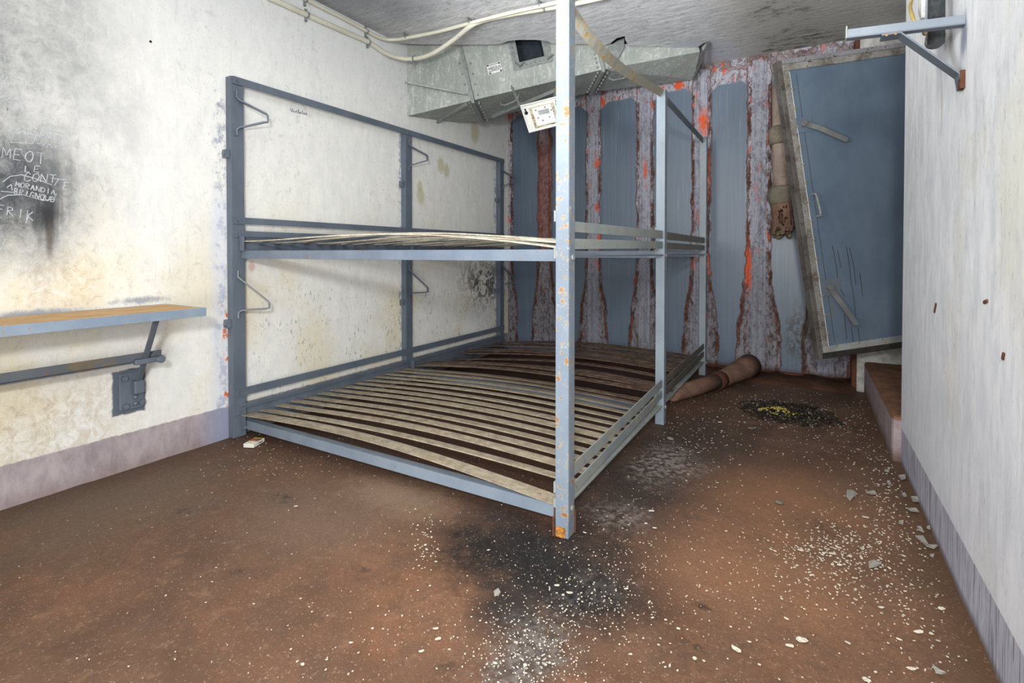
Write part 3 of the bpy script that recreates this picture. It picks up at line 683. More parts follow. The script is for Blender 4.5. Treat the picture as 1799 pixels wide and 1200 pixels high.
sb = MB(); sb.box((mid.x-.006, Y0, .513), (mid.x, mid.y+.07, .553)); sb.box((mid.x, Y0, .513), (mid.x+.022, mid.y+.02, .518)); sb.build('stretcher_bar', painted('dusty_stretcher', (84, 90, 98), (98, 104, 110), .64, (120, 92, 58), None, .6, (116, 100, 74), (.5, .7)), tb, bevel=.001)
cl = MB(); cl.box((mid.x+.004, mid.y-.05, mid.z-.012), (mid.x+.03, mid.y+.055, mid.z+.012)); cl.tube([mid+V(.03, .05, 0), mid+V(.045, .05, 0)], .018, 10); cl.tube([mid+V(-.02, .045, .0), mid+V(.04, .045, 0)], .015, 10); cl.build('clamp', M['frame'], tb, bevel=.004)
c0 = onX(231, 686, .0)
pl = MB().box((0, c0.y-.052, c0.z-.085), (.012, c0.y+.05, c0.z+.085)).build('wall_plate', M['frame'], tb, bevel=.003)
for dy, dz in ((-.034, .064), (.036, .062), (-.03, -.066), (.036, -.06)):
    b = MB(); b.tube([(.011, c0.y+dy, c0.z+dz), (.014, c0.y+dy, c0.z+dz)], .017, 14); b.bolt((.014, c0.y+dy, c0.z+dz), (1, 0, 0), .013, .012); b.build('bolt', M['frame'], pl)
for dz in (-.032, -.062): MB().dome((.012, c0.y+.012, c0.z+dz), (1, 0, 0), .012, .009).build('rivet', M['frame'], pl)
MB().box((.011, c0.y-.006, c0.z-.012), (.05, c0.y+.036, c0.z+.05)).build('hinge_block', M['frame'], tb, bevel=.005)

# ------------------------------------------------------------------ duct under the ceiling
TD = 3.98
dl = onT(960, 120, TD)
du = thing('ventilation_duct', 'grey galvanised sheet-metal air duct slung diagonally across the corner below the ceiling', 'duct', (dl.x, dl.y+.3, dl.z))
def fr(x, y, dt=0.0): return onT(x, y, TD+dt)
nrm_in = V(FW.x, FW.y, 0).normalized()              # away from the camera: depth of the duct
def topz(p, z=2.86): return V(p.x, p.y, z) - RT*((z-p.z)*.235)
L0 = onX(716, 204, .0); L1 = onX(806, 216, .0)
def back(p, x, y): return onZ(x, y, p.z)
A = fr(832, 176); Bp = fr(1060, 122); Cc = fr(1230, 91)
Ab = back(A, 850, 211); Bb = back(Bp, 1038, 162); Cb = V(1.86, 4.57, Cc.z-.09)
def tri_prism(m, f0, f1, b0, b1, zt):
    m.hexa([f0, f1, b1, b0, topz(f0, zt), topz(f1, zt), topz(b1, zt), topz(b0, zt)])
m = MB(); tri_prism(m, L0, A, L1, Ab, 2.85); du_in = m.build('duct_inlet', M['duct'], du)
# straight body with the inspection window cut in its face
At, Bt = topz(A, 2.85), topz(Bp, 2.85)
win = [fr(913, 110), fr(957, 99), fr(949, 62), fr(904, 64)]
m = MB(); m.poly([A, Bp, Bt, At] + win, [(0, 1, 5, 4), (1, 2, 6, 5), (2, 3, 7, 6), (3, 0, 4, 7)])
m.poly([A, Bp, Bb, Ab], [(0, 1, 2, 3)]); m.poly([Ab, Bb, topz(Bb, 2.85), topz(Ab, 2.85)], [(0, 1, 2, 3)])
body = m.build('duct_body', M['duct'], du)
inn = [p+nrm_in*.12 for p in win]
MB().poly(win+inn, [(0, 1, 5, 4), (1, 2, 6, 5), (2, 3, 7, 6), (3, 0, 4, 7), (4, 5, 6, 7)]).build('window_recess', flat('dark_blue_window', (46, 54, 62), .4, .2), body)
def band(m, p, q, w, out, h):  # flat strip lying on the duct face
    m.beam(Vector(p)-out*h/2, Vector(q)-out*h/2, out.cross((Vector(q)-Vector(p)).normalized()), w, h)
wf = MB()
for a, b in ((win[0], win[1]), (win[1], win[2]), (win[3], win[0])):
    d = (b-a).normalized(); o_ = d.cross(nrm_in).normalized(); 
    cen = sum(win, V(0, 0, 0))/4; o_ = o_ if ((a+b)/2+o_*.01-cen).length > ((a+b)/2-cen).length else -o_
    band(wf, a+o_*.028-d*.05, b+o_*.028+d*.05, .055, nrm_in, .008)
wfo = wf.build('window_frame', M['galv'], body, bevel=.001)
for t in (.08, .25, .42, .6, .78, .95):
    for a, b in ((win[0], win[1]), (win[3], win[0])):
        p = a.lerp(b, t); d = (b-a).normalized(); o_ = d.cross(nrm_in).normalized(); cen = sum(win, V(0, 0, 0))/4
        o_ = o_ if (p+o_*.01-cen).length > (p-cen).length else -o_
        MB().dome(p+o_*.03-nrm_in*.008, -nrm_in, .005, .004, 6).build('rivet', M['steel'], wfo)
for (a, b) in (((905, 109), (915, 117)), ((912, 118), (921, 109)), ((962, 104), (972, 96))):
    MB().beam(fr(*a, -.02), fr(*b, -.02), FW, .009, .012).build('latch', M['steel'], wfo, bevel=.002)
m = MB(); tri_prism(m, Bp, Cc, Bb, Cb, 2.63); m.build('duct_outlet', M['duct'], du)
# flanges, stiffeners
def rim(p, b, name, w=.045):
    m = MB(); dn = V(0, 0, -1); d2 = (b-p).normalized(); s_ = RT
    m.hexa([p-nrm_in*w-s_*.012+dn*w, p-nrm_in*w+s_*.012+dn*w, p+s_*.012, p-s_*.012, topz(p)-nrm_in*w-s_*.012, topz(p)-nrm_in*w+s_*.012, topz(p)+s_*.012, topz(p)-s_*.012])
    m.hexa([p-nrm_in*w-s_*.012+dn*w, p-nrm_in*w+s_*.012+dn*w, b+s_*.012+dn*w, b-s_*.012+dn*w, p-s_*.012, p+s_*.012, b+s_*.012, b-s_*.012])
    f = m.build(name, M['galv'], du)
    for t in (.06, .2, .34, .48, .62, .76, .9):
        q = p.lerp(b, t)
        for s2 in (-.035, .04): MB().bolt(q+s_*s2+dn*.0, dn, .009, .025).build('bolt', M['galv'], f)
    for t in (.1, .3, .5, .7):
        q = p.lerp(topz(p, 2.6), t)
        for s2 in (-.04, .045): MB().bolt(q+s_*s2, -nrm_in, .008, .012).build('bolt', M['galv'], f)
    return f
rim(A, Ab, 'flange', .03); rim(Bp, Bb, 'flange', .03)
m = MB(); m.beam(onX(712, 144, .02), fr(818, 165, -.02), (0, 0, 1), .016, .02); m.build('stiffener', M['duct'], du_in, bevel=.002)
# lugs on the underside of the duct
def under(x, y, seg):
    """point on the underside plane through three corners"""
    a, b, c_ = seg; n = (b-a).cross(c_-a).normalized(); r = ray(x, y); return CAM + r*((a-CAM).dot(n)/r.dot(n))
S1 = (L0, A, L1); S2 = (A, Bp, Ab); S3 = (Bp, Cc, Bb)
m = MB(); m.beam(under(765, 213, S1)-V(0, 0, .014), under(820, 180, S1)-V(0, 0, .014), (0, 0, 1), .028, .02); m.build('stiffener', M['galv'], du_in, bevel=.001)
m = MB(); m.beam(under(866, 202, S2)-V(0, 0, .014), under(985, 152, S2)-V(0, 0, .014), (0, 0, 1), .03, .014); m.build('stiffener', M['galv'], body, bevel=.001)
m = MB(); m.beam(under(1078, 127, S3)-V(0, 0, .01), under(1165, 146, S3)-V(0, 0, .01), (0, 0, 1), .02, .016); m.build('stiffener', M['galv'], du, bevel=.001)
def handle(pxs, seg, par):
    a, b = [under(x, y, seg) for x, y in pxs]; dn = V(0, 0, -1); d = (b-a)
    MB().tube([a+dn*.0, a+dn*.03+d*.04, a+dn*.034+d*.12, a+dn*.045+d*.2, a+dn*.045+d*.8, a+dn*.034+d*.88, a+dn*.03+d*.96, b], .0065, 8).build('handle', M['galv'], par)
handle(((880, 178), (912, 165)), S2, body); handle(((1070, 132), (1104, 127)), S3, du); handle(((1150, 122), (1182, 114)), S3, du)
# hanger bracket and end strap by the ceiling
hb = MB(); q = [fr(1085, 105, -.03), fr(1068, 84, -.03), fr(1086, 70, -.03), fr(1098, 66, -.03), fr(1097, 84, -.03)]; n_ = len(q)
hb.poly(q+[p+nrm_in*.03 for p in q], [tuple(range(n_)), tuple(range(n_, 2*n_))]+[(i, (i+1) % n_, n_+(i+1) % n_, n_+i) for i in range(n_)]); hb.build('hanger', M['galv'], du, bevel=.003)
MB().beam(V(*onZ(1246, 73, ZC-.004)), V(Cb.x, Cb.y-.03, Cb.z-.01), (0, 0, 1), .03, .008).build('end_strap', M['steel'], du)
for (x, y) in ((886, 152), (898, 150.5), (957.5, 135), (967, 133), (980, 130.5)):
    w_ = MB().tube([fr(x, y, .0), fr(x, y, -.003)], .0085, 10).build('washer', M['white'], body)
    MB().tube([fr(x, y, -.003), fr(x, y, -.006)], .004, 8).build('rivet', M['dark'], w_)
# maker's plate
def on_face(x, y, d=.004): return fr(x, y, -d)
pq = [(859, 132), (883, 124), (879, 108), (855, 114)]
f0 = [on_face(x, y, .002) for x, y in pq]; f1 = [on_face(x, y, .006) for x, y in pq]
npl = MB().hexa(f0+f1).build('maker_plate', M['plate'], body)
def text_on(txt, org, ux, uy, h, mat, par, name, depth=.0012):
    cu = bpy.data.curves.new('t', 'FONT'); cu.body = txt; cu.size = 1.0; cu.extrude = 0; cu.align_x = 'CENTER'; cu.align_y = 'CENTER'
    to = bpy.data.objects.new('t', cu); COL.objects.link(to); bpy.context.view_layer.update()
    me = bpy.data.meshes.new_from_object(to.evaluated_get(bpy.context.evaluated_depsgraph_get()))
    bpy.data.objects.remove(to); wmax = max(v.co.x for v in me.vertices)-min(v.co.x for v in me.vertices)
    hmax = max(v.co.y for v in me.vertices)-min(v.co.y for v in me.vertices)
    m = MB(); m.bm.from_mesh(me); bpy.data.meshes.remove(me)
    for v in m.bm.verts: v.co = org + ux*(v.co.x) + uy*(v.co.y)
    return m.build(name, mat, par), wmax, hmax
pc = on_face(869.5, 119.5, .0085); uxx = (on_face(881, 116, .0085)-on_face(857, 123, .0085)).normalized(); uyy = uxx.cross(nrm_in).normalized(); uyy = uyy if uyy.z > 0 else -uyy
text_on('MELIUS', pc, uxx*.031, uyy*.034, 1, M['ink'], npl, 'lettering')
m = MB()
for (a, b) in (((858, 115.5), (877, 110.5)), ((859, 126.5), (879, 121))): m.beam(on_face(*a, .0075), on_face(*b, .0075), uyy, .003, .002)
for (x, y) in ((857, 115.5), (877, 110.5), (880.5, 123.5), (861.5, 129)): m.beam(on_face(x-1.3, y+.3, .0075), on_face(x+1.5, y-.4, .0075), uyy, .011, .002)
m.build('plate_border', M['ink'], npl)
# the hatch cover that hangs from chains
hcl = onT(952, 200, 3.62)
hc = thing('hatch_cover', 'square white flaking metal hatch cover hanging on chains under the duct', 'hatch', hcl)
def H(u, v, w=0.0):  # u right 0..1, v down 0..1 on the plate, w towards the viewer
    TLp = onT(914, 186, 3.62); TRp = onT(977, 170, 3.62); BLp = onT(930, 234, 3.62)
    return TLp + (TRp-TLp)*u + (BLp-TLp)*v - FW*w
def hplate(u0, u1, v0, v1, w0, w1): return [H(u0, v1, w0), H(u1, v1, w0), H(u1, v0, w0), H(u0, v0, w0), H(u0, v1, w1), H(u1, v1, w1), H(u1, v0, w1), H(u0, v0, w1)]
MB().hexa(hplate(0, 1.08, 0, 1, -.004, .0)).build('cover_plate', M['white'], hc, bevel=.001)
m = MB()
for a in ((0, 1.08, 0, .05), (0, 1.08, .93, 1), (0, .03, .05, .93), (1.05, 1.08, .05, .93)): m.hexa(hplate(*a, .0, .012))
m.build('rim', M['white'], hc, bevel=.002)
MB().hexa(hplate(.2, .88, .16, .9, 0, .003)).build('sealing_strip', painted('rusty_seal', (176, 166, 138), (196, 188, 164), .55, (118, 96, 62)), hc)
MB().hexa(hplate(.27, .8, .2, .86, .003, .012)).build('inner_plate', M['plate'], hc, bevel=.003)
MB().hexa(hplate(.4, .7, .34, .5, .012, .0145)).build('label_window', flat('grey_label', (158, 162, 162), .4), hc, bevel=.001)
for (u, v) in ((.36, .3), (.62, .27), (.76, .42), (.36, .58), (.46, .7), (.66, .64)): MB().dome(H(u, v, .012), -FW, .006, .004, 7).build('screw', M['steel'], hc)
for (u, v) in ((.1, .2), (.97, .18)):
    k = MB(); k.tube([H(u, v+.1, -.001), H(u, v+.1, .003)], .013, 12); k.hexa(hplate(u-.02, u+.02, v-.06, v+.1, 0, .0025)); k.build('keyhole', M['dark'], hc)
def chain(p, q, par):
    m = MB(); n = 13; d = (q-p)/n; dd = d.normalized(); s1 = dd.cross(FW).normalized(); s2 = dd.cross(s1).normalized()
    for i in range(n):
        c_ = p + d*(i+.5); s_ = s1 if i % 2 else s2; L_ = d.length*.78; R_ = []
        for k in range(9):
            a = 2*math.pi*k/8; R_.append(c_+dd*math.cos(a)*L_+s_*math.sin(a)*.009)
        m.tube(R_, .0025, 5, False)
    m.build('chain', M['galv'], par)
chain(fr(899, 151, -.01), H(.0, .0), hc); chain(fr(983, 138, -.01), H(.95, .0), hc)

# ------------------------------------------------------------------ conduits
def smooth(pts, n=6):
    out = []
    for i in range(len(pts)-1):
        p0 = pts[max(i-1, 0)]; p1 = pts[i]; p2 = pts[i+1]; p3 = pts[min(i+2, len(pts)-1)]
        for k in range(n):
            t = k/n; out.append(.5*((2*p1)+(p2-p0)*t+(2*p0-5*p1+4*p2-p3)*t*t+(3*p1-p0-3*p2+p3)*t**3))
    return out+[pts[-1]]
ZP = 2.575
c1 = [onX(470, -6, .02), onX(540, 26, .02), onX(600, 53, .02), onX(648, 74, .02), onX(675, 92, .022), onX(698, 101, .05), onT(722, 103.5, 3.82), onT(745, 100, 3.76), onT(768, 90, 3.7), onT(800, 68, 3.62), onT(826, 47, 3.5), onZ(850, 36, ZP), onZ(900, 25, ZP), onZ(985, 11, ZP), onZ(1040, 0, ZP), onZ(1100, -14, ZP)]
for p_ in c1[:5]: p_.z = min(p_.z, 2.575)
cd = MB().tube(smooth(c1), .0165, 12).build('conduit', M['cream'], origin=c1[2]); tag(cd, 'thicker lower cream conduit sagging in a loop across the end of the duct', 'conduit')
c2 = [onX(520, -12, .018), onX(560, 10, .018), onX(605, 33, .018), onX(645, 55, .018), onX(664, 65, .02), onX(680, 69.5, .04), onZ(696, 69.5, ZP-.01), onZ(712, 65.5, ZP), onZ(770, 54, ZP), onZ(830, 38, ZP), onZ(900, 20, ZP), onZ(985, 1, ZP), onZ(1040, -14, ZP)]
for p_ in c2: p_.z = min(p_.z, 2.568)
cd2 = MB().tube(smooth(c2), .0125, 12).build('conduit', M['cream'], origin=c2[2]); tag(cd2, 'thinner upper cream conduit following the wall and ceiling corner', 'conduit')
def clip(c, axis, nrm, par, r=.02):
    m = MB(); c = Vector(c); a = Vector(axis).normalized(); n = Vector(nrm).normalized(); s_ = a.cross(n)
    m.tube([c-a*.006, c+a*.006], r, 12); m.beam(c-n*.016-s_*.04, c-n*.016+s_*.04, a, .014, .005); m.bolt(c-n*.014+s_*.032, n, .006, .012); m.bolt(c-n*.014-s_*.032, n, .006, .012)
    m.build('pipe_clip', M['galv'], par)
clip(onX(540, 26, .02), c1[1]-c1[0], (1, 0, 0), cd, .02); clip(onX(648, 74, .02), c1[3]-c1[2], (1, 0, 0), cd, .02); clip(onZ(836, 41.5, ZP), c1[12]-c1[11], (0, 0, -1), cd, .02); clip(onZ(957, 15, ZP), c1[12]-c1[11], (0, 0, -1), cd, .02)
clip(onX(538, -1, .018), c2[1]-c2[0], (1, 0, 0), cd2, .016); clip(onX(645, 55, .018), c2[3]-c2[2], (1, 0, 0), cd2, .016); clip(onZ(714, 65, ZP), c2[8]-c2[7], (0, 0, -1), cd2, .016); clip(onZ(826, 39, ZP), c2[9]-c2[8], (0, 0, -1), cd2, .016); clip(onZ(949, 9, ZP), c2[9]-c2[8], (0, 0, -1), cd2, .016)
clip(onT(728, 103.5, 3.81), c1[7]-c1[6], -FW, cd, .021)

# ------------------------------------------------------------------ steel door, sagging off its frame
T0 = 3.35
bl0 = onT(1440, 632, T0)
s0 = T0/F
ux = (RT*230 + UP*33).normalized(); uy = (RT*-78 + UP*524).normalized(); uy = (uy - ux*uy.dot(ux)).normalized(); un = ux.cross(uy).normalized()
if un.dot(FW) > 0: un = -un
DW, DH = 236*s0, 530*s0
door = thing('steel_door', 'heavy blue-grey steel door hanging tilted off its frame beside the right wall', 'door', bl0)
def D(u, v, w=0.0): return bl0 + ux*u + uy*v + un*w
def dbox(m, u0, u1, v0, v1, w0, w1): return m.hexa([D(u0, v0, w0), D(u1, v0, w0), D(u1, v1, w0), D(u0, v1, w0), D(u0, v0, w1), D(u1, v0, w1), D(u1, v1, w1), D(u0, v1, w1)])
def dpt(x, y, w=0.0):
    r = ray(x, y); o = D(0, 0, w); return CAM + r*((o-CAM).dot(un)/r.dot(un))
dbox(MB(), .03, DW, .05, DH-.02, -.05, 0).build('leaf', M['door'], door, bevel=.003)
dbox(MB(), .03, .068, .04, DH-.04, 0, .006).build('edge_strip', M['dframe'], door, bevel=.002)
dbox(MB(), .0, .032, .0, DH, -.06, .002).build('stile', painted('grimy_stile', (84, 80, 76), (104, 100, 96), .6, (50, 44, 40), None, .7, (66, 58, 52), (.45, .65)), door, bevel=.003)
dbox(MB(), .032, DW, DH-.075, DH-.03, -.02, .012).build('top_strip', M['dframe'], door, bevel=.004)
dbox(MB(), .032, DW, DH-.03, DH, -.06, .016).build('top_rail', painted('grey_top_rail', (118, 118, 122), (142, 142, 146), .58, (62, 54, 52), (190, 190, 188), .7), door, bevel=.003)
dbox(MB(), .032, DW, .04, .082, -.02, .008).build('bottom_strip', painted('streaked_bottom_strip', (128, 134, 138), (160, 164, 164), .6, (130, 100, 56), (192, 176, 120), .6), door, bevel=.003)
dbox(MB(), .02, DW, .0, .04, -.06, .004).build('gasket', M['gasket'], door, bevel=.006)
dbox(MB(), .068, .074, .08, DH-.08, 0, .003).build('weld_bead', M['white'], door)
rvm = painted('rivet_steel', (126, 124, 108), (146, 142, 120), .6, (120, 96, 56))
for k in range(14): MB().dome(D(.078, .16+k*.125, 0), un, .011, .007, 8).build('rivet', rvm, door)
for k in range(4): MB().dome(D(.12+k*.15, .075, .006), un, .009, .006, 8).build('rivet', rvm, door)
# seam line where the sheet is folded
dbox(MB(), .115, .117, .1, DH-.1, 0, .0012).build('seam', M['gasket'], door)
def plate(px, name='lever_plate', mat=None): 
    q = [dpt(x, y, 0) for x, y in px]; MB().hexa(q+[p+un*.006 for p in q]).build(name, mat or M['door'], door, bevel=.001)
plate([(1403, 234), (1429, 230), (1425, 205), (1397, 208)]); plate([(1446, 520), (1478, 517), (1473, 488), (1441, 493)], mat=painted('lower_plate', (98, 108, 116), (108, 114, 118), .66, (110, 92, 66)))
def lever(pxs, wdt):
    m = MB(); pts = [dpt(x, y, .02+w) for x, y, w in pxs]; n = len(pts); R = []
    side = [un.cross((pts[min(i+1, n-1)]-pts[max(i-1, 0)]).normalized()).normalized() for i in range(n)]
    m.ribbon(pts, side, wdt, .007); m.tube([pts[0]-un*.02, pts[0]+un*.014], .02, 14); m.tube([pts[0]+un*.014, pts[0]+un*.02], .011, 6); m.tube([pts[-1]-un*.0035, pts[-1]+un*.0035], wdt/2, 14)
    m.build('lever', M['lever'], door, bevel=.001)
lever([(1413, 217, 0), (1426, 221, .002), (1438, 224, .012), (1450, 229, .02), (1486, 245, .022)], .034)
lever([(1459, 505, 0), (1468, 519, .002), (1477, 531, .014), (1484, 540, .02), (1503, 568, .022)], .034)
a, b = dpt(1427, 342, 0), dpt(1436, 380, 0)
MB().tube(smooth([a, a+un*.03, a.lerp(b, .12)+un*.045, a.lerp(b, .88)+un*.045, b+un*.03, b], 4), .0075, 10).build('pull_handle', M['galv'], door)
m = MB()
for pp in ([(1463, 432), (1467, 452), (1470, 472), (1474, 502), (1484, 520)], [(1472, 440), (1478, 470)], [(1487, 432), (1492, 460), (1495, 490), (1500, 520), (1504, 555)], [(1493, 435), (1500, 465), (1504, 500)], [(1511, 480), (1516, 520)], [(1484, 552), (1488, 596)], [(1496, 575), (1500, 602)], [(1508, 575), (1511, 600)]):
    pts = [dpt(x, y, .0008) for x, y in pp]; MB().ribbon(pts, ux, .003, .001).build('soot_streak', M['gasket'], door)
m = MB().ribbon([dpt(1459, 522, .0008), dpt(1463, 545, .0008), dpt(1465, 562, .0008)], ux, .004, .001); m.build('rust_run', flat('rust_stain', (132, 110, 76), .7), door)

# ------------------------------------------------------------------ drain pipe stub on the steel wall
YPP = YB-.125
dp = thing('drain_pipe', 'broken rusty cast-iron downpipe with grey collar on the steel wall behind the tilted door', 'pipe', onY(1375, 400, YPP))
P = lambda x, y: onY(x, y, YPP)
MB().tube([P(1371, 150), P(1372, 235), P(1376, 336)], [.056, .058, .070], 24).build('upper_pipe', M['pipe'], dp)
MB().tube([P(1371, 222), P(1371, 228), P(1371.5, 240), P(1372, 250), P(1372, 254)], [.062, .082, .088, .08, .06], 24).build('upper_collar', M['collar'], dp)
MB().tube([P(1376, 327), P(1376, 331), P(1376, 342), P(1376.5, 350), P(1376.5, 356), P(1377, 360)], [.075, .100, .108, .106, .096, .075], 28).build('collar', M['collar'], dp)
def broken():
    m = MB(); n = 56; rows = 18; top = P(1377, 350); d = (P(1377, 404)-top); R = []
    for j in range(rows):
        row = []
        for k in range(n):
            a = 2*math.pi*k/n; t = j/(rows-1); e_ = 1 + .22*mnoise.noise(V(math.cos(a)*2.2, math.sin(a)*2.2, 1.3)) + .10*mnoise.noise(V(math.cos(a)*7, math.sin(a)*7, 4))
            r_ = .083*(1+.03*mnoise.noise(V(a*2, t*5, 0)))
            row.append(m.bm.verts.new(top + d*(t*e_) + V(math.cos(a)*r_, math.sin(a)*r_, 0)))
        R.append(row)
    for j in range(rows-1):
        for k in range(n):
            # the rust has eaten a ragged hole in the side that faces the room
            ang = 2*math.pi*(k+.5)/n
            tt = (j+.5)/(rows-1)
            if math.cos(ang+1.15) > .62 and .22 < tt < .8 and mnoise.noise(V(math.cos(ang)*5, math.sin(ang)*5, tt*4+.7)) + .35*mnoise.noise(V(math.cos(ang)*14, math.sin(ang)*14, tt*12)) > .1: continue
            m.bm.faces.new((R[j][k], R[j][(k+1) % n], R[j+1][(k+1) % n], R[j+1][k])).smooth = True
    o = m.build('rusted_stub', M['rust'], dp); sd = o.modifiers.new('wall', 'SOLIDIFY'); sd.thickness = .012; sd.offset = -1; return o
broken()
m = MB()
rr = random.Random(11)
for i in range(26):
    p = P(1377+rr.uniform(-17, 14), 404+rr.uniform(-4, 10)); s_ = rr.uniform(.012, .028); m.dome(p+V(0, rr.uniform(-.05, .06), 0), (rr.uniform(-1, 1), rr.uniform(-1, .2), rr.uniform(-1, .6)), s_, s_, 7)
m.build('rust_clod', rusty('crumbling_rust', (96, 84, 62), (138, 126, 100)), dp)

# fallen pipe on the floor
fa, fb_, fc = onZ(1180, 694, .05), onZ(1262, 669, .06), onY(1318, 642, 4.5)
fpi = thing('fallen_pipe', 'rusty elbowed pipe lying on the floor between the bunk and the steel wall', 'pipe', (fb_.x, fb_.y, 0))
MB().tube([fa, fa.lerp(fb_, .05), fa.lerp(fb_, .5), fb_], [.042, .048, .053, .057], 20).build('pipe_length', M['rust'], fpi)
MB().tube([fb_-(fb_-fa).normalized()*.02, fb_, fb_.lerp(fc, .3), fb_.lerp(fc, .75), fc], [.059, .062, .064, .082, .092], 20).build('flared_length', M['rust'], fpi)
MB().tube([fb_.lerp(fa, .06), fb_, fb_.lerp(fc, .10)], [.060, .067, .062], 20).build('joint', M['rustd'], fpi)

# ------------------------------------------------------------------ bracket high on the right wall
ba = onX(1697, 37, XR); YBk = ba.y
Q = lambda x, y: onY(x, y, YBk)
wbk = thing('shelf_bracket', 'pale steel shelf bracket with diagonal brace high on the right wall', 'bracket', ba)
e0, e1 = Q(1489, 58.5), V(XR, YBk, Q(1697, 33).z)
arm = MB(); arm.beam(e0, e1, (0, 0, 1), .024, .004); arm.beam(e0+V(0, .014, .010), e1+V(0, .014, .010), (0, 1, 0), .03, .004); arm.build('arm', M['bracket'], wbk, bevel=.0008)
MB().beam(e0+V(.0, .012, -.014), e1+V(0, .012, -.014), (0, 1, 0), .028, .004).build('arm_flange', M['bracket_shade'], wbk)
MB().box((e0.x-.004, YBk-.004, e0.z-.016), (e0.x, YBk+.03, e0.z+.022)).build('end_stop', M['bar'], wbk)
k0, k1, k2, k3 = Q(1549, 62), Q(1583, 57), Q(1694, 128), Q(1694, 152)
k3.x = XR-.006; k2.x = XR-.012
MB().ribbon([p_+V(0, .025, 0) for p_ in (k0, k1, k1.lerp(k2, .04), k2, k3)], V(0, 1, 0), .056, .005).build('brace', M['bracket_shade'], wbk, bevel=.001)
MB().box((XR-.012, YBk-.008, k3.z-.006), (XR, YBk+.022, k2.z+.008)).build('foot_plate', M['rustd'], wbk, bevel=.002)
for x, y in ((1558, 61), (1574, 58.5)): MB().dome(Q(x, y)+V(0, -.003, -.002), (0, -1, 0), .005, .003, 8).build('rivet', M['brass'], wbk)

# broken service conduit behind the bracket
f0 = onX(1645, 60, XR)
sv = thing('broken_conduit', 'broken dark conduit with brass fitting and torn white strip behind the bracket on right wall', 'conduit', (XR, f0.y, f0.z))
def RX(x, y, d=0.0): return onX(x, y, XR-d)
zt = 2.58
def vstrip(x, ytop, ybot, d, name, mat, r=None, w=.02):
    b = RX(x, ybot, d); t = V(b.x, b.y, zt)
    if r: MB().tube([b, t], r, 14).build(name, mat, sv)
    else: MB().box((b.x-.006, b.y-w, b.z), (XR, b.y+w, zt)).build(name, mat, sv, bevel=.001)
vstrip(1645, 0, 78, .045, 'dark_pipe', flat('black_pipe', (62, 66, 68), .4, .4), .022)
b = RX(1645, 62, .045); MB().tube([RX(1627, 57, .05), RX(1639, 56, .05)], [.011, .012], 12).build('brass_fitting', M['brass'], sv)
MB().tube([RX(1641, 80, .04), RX(1642, 74, .04), RX(1644, 64, .045)], [.016, .026, .026], 14).build('pipe_end', M['steel'], sv)
m = MB(); zz = RX(1622, 36, .02)
pts = [V(XR-.03, zz.y+.035, zz.z)]
for i in range(12): pts.append(V(XR-.03, zz.y+.035-(.0 if i % 2 else .02)*random.uniform(.3, 1), zz.z+(zt-zz.z)*i/11))
pts += [V(XR-.03, zz.y-.03, zt), V(XR-.03, zz.y-.03, zz.z)]
n_ = len(pts); m.poly(pts+[p+V(.012, 0, 0) for p in pts], [tuple(range(n_)), tuple(range(n_, 2*n_))]+[(i, (i+1) % n_, n_+(i+1) % n_, n_+i) for i in range(n_)]); m.build('torn_strip', M['plate'], sv)
vstrip(1632, 0, 40, .015, 'backing_strip', painted('pale_blue_backing', (160, 172, 184), (184, 192, 200), .6, (120, 100, 70)), None, .03)
MB().tube(smooth([RX(1606, -10, .03), RX(1600, 8, .05), RX(1601, 20, .06), RX(1606, 36, .06), RX(1612, 52, .04)]), .006, 8).build('ochre_cable', M['ochre'], sv)

# ------------------------------------------------------------------ things lying about
ck = onZ(447, 781, .0)
cp = thing('cigarette_packet', 'flattened white cigarette packet with red and yellow print by the bunk post', 'packet', (ck.x, ck.y, 0))
aa, bb = onZ(430, 788, .012), onZ(448, 789, .012); cc = onZ(463, 773, .012)
uu = (bb-aa); uu.z = 0; vv = (cc-bb); vv.z = 0; uu.normalize(); vv = (vv-uu*vv.dot(uu)).normalized()
def CP(a, b, z): return V(ck.x, ck.y, z)+uu*a*.029+vv*b*.046
def cbox(a0, a1, b0, b1, z0, z1): return MB().hexa([CP(a0, b0, z0), CP(a1, b0, z0), CP(a1, b1, z0), CP(a0, b1, z0), CP(a0, b0, z1), CP(a1, b0, z1), CP(a1, b1, z1), CP(a0, b1, z1)])
cbox(-1, 1, -1, 1, .0, .020).build('box', M['paper'], cp, bevel=.002); cbox(-.92, .92, -.15, .45, .0198, .0208).build('picture', M['print_'], cp); cbox(-.92, .92, .62, .93, .0198, .0208).build('yellow_band', M['yel'], cp)
cbox(-.92, .92, .45, .62, .0198, .0208).build('black_band', M['ink'], cp)
MB().beam(CP(-.9, -.3, .0205), CP(0, -.75, .0205), uu, .003, .0012).build('flap_line', M['yel'], cp); MB().beam(CP(.9, -.3, .0205), CP(0, -.75, .0205), uu, .003, .0012).build('flap_line', M['yel'], cp)
m = MB(); [m.beam(CP(1.02, -.1+i*.13, .009), CP(1.02, -.02+i*.13, .011), (0, 0, 1), .004, .001) for i in range(5)]; m.build('side_print', M['ink'], cp)

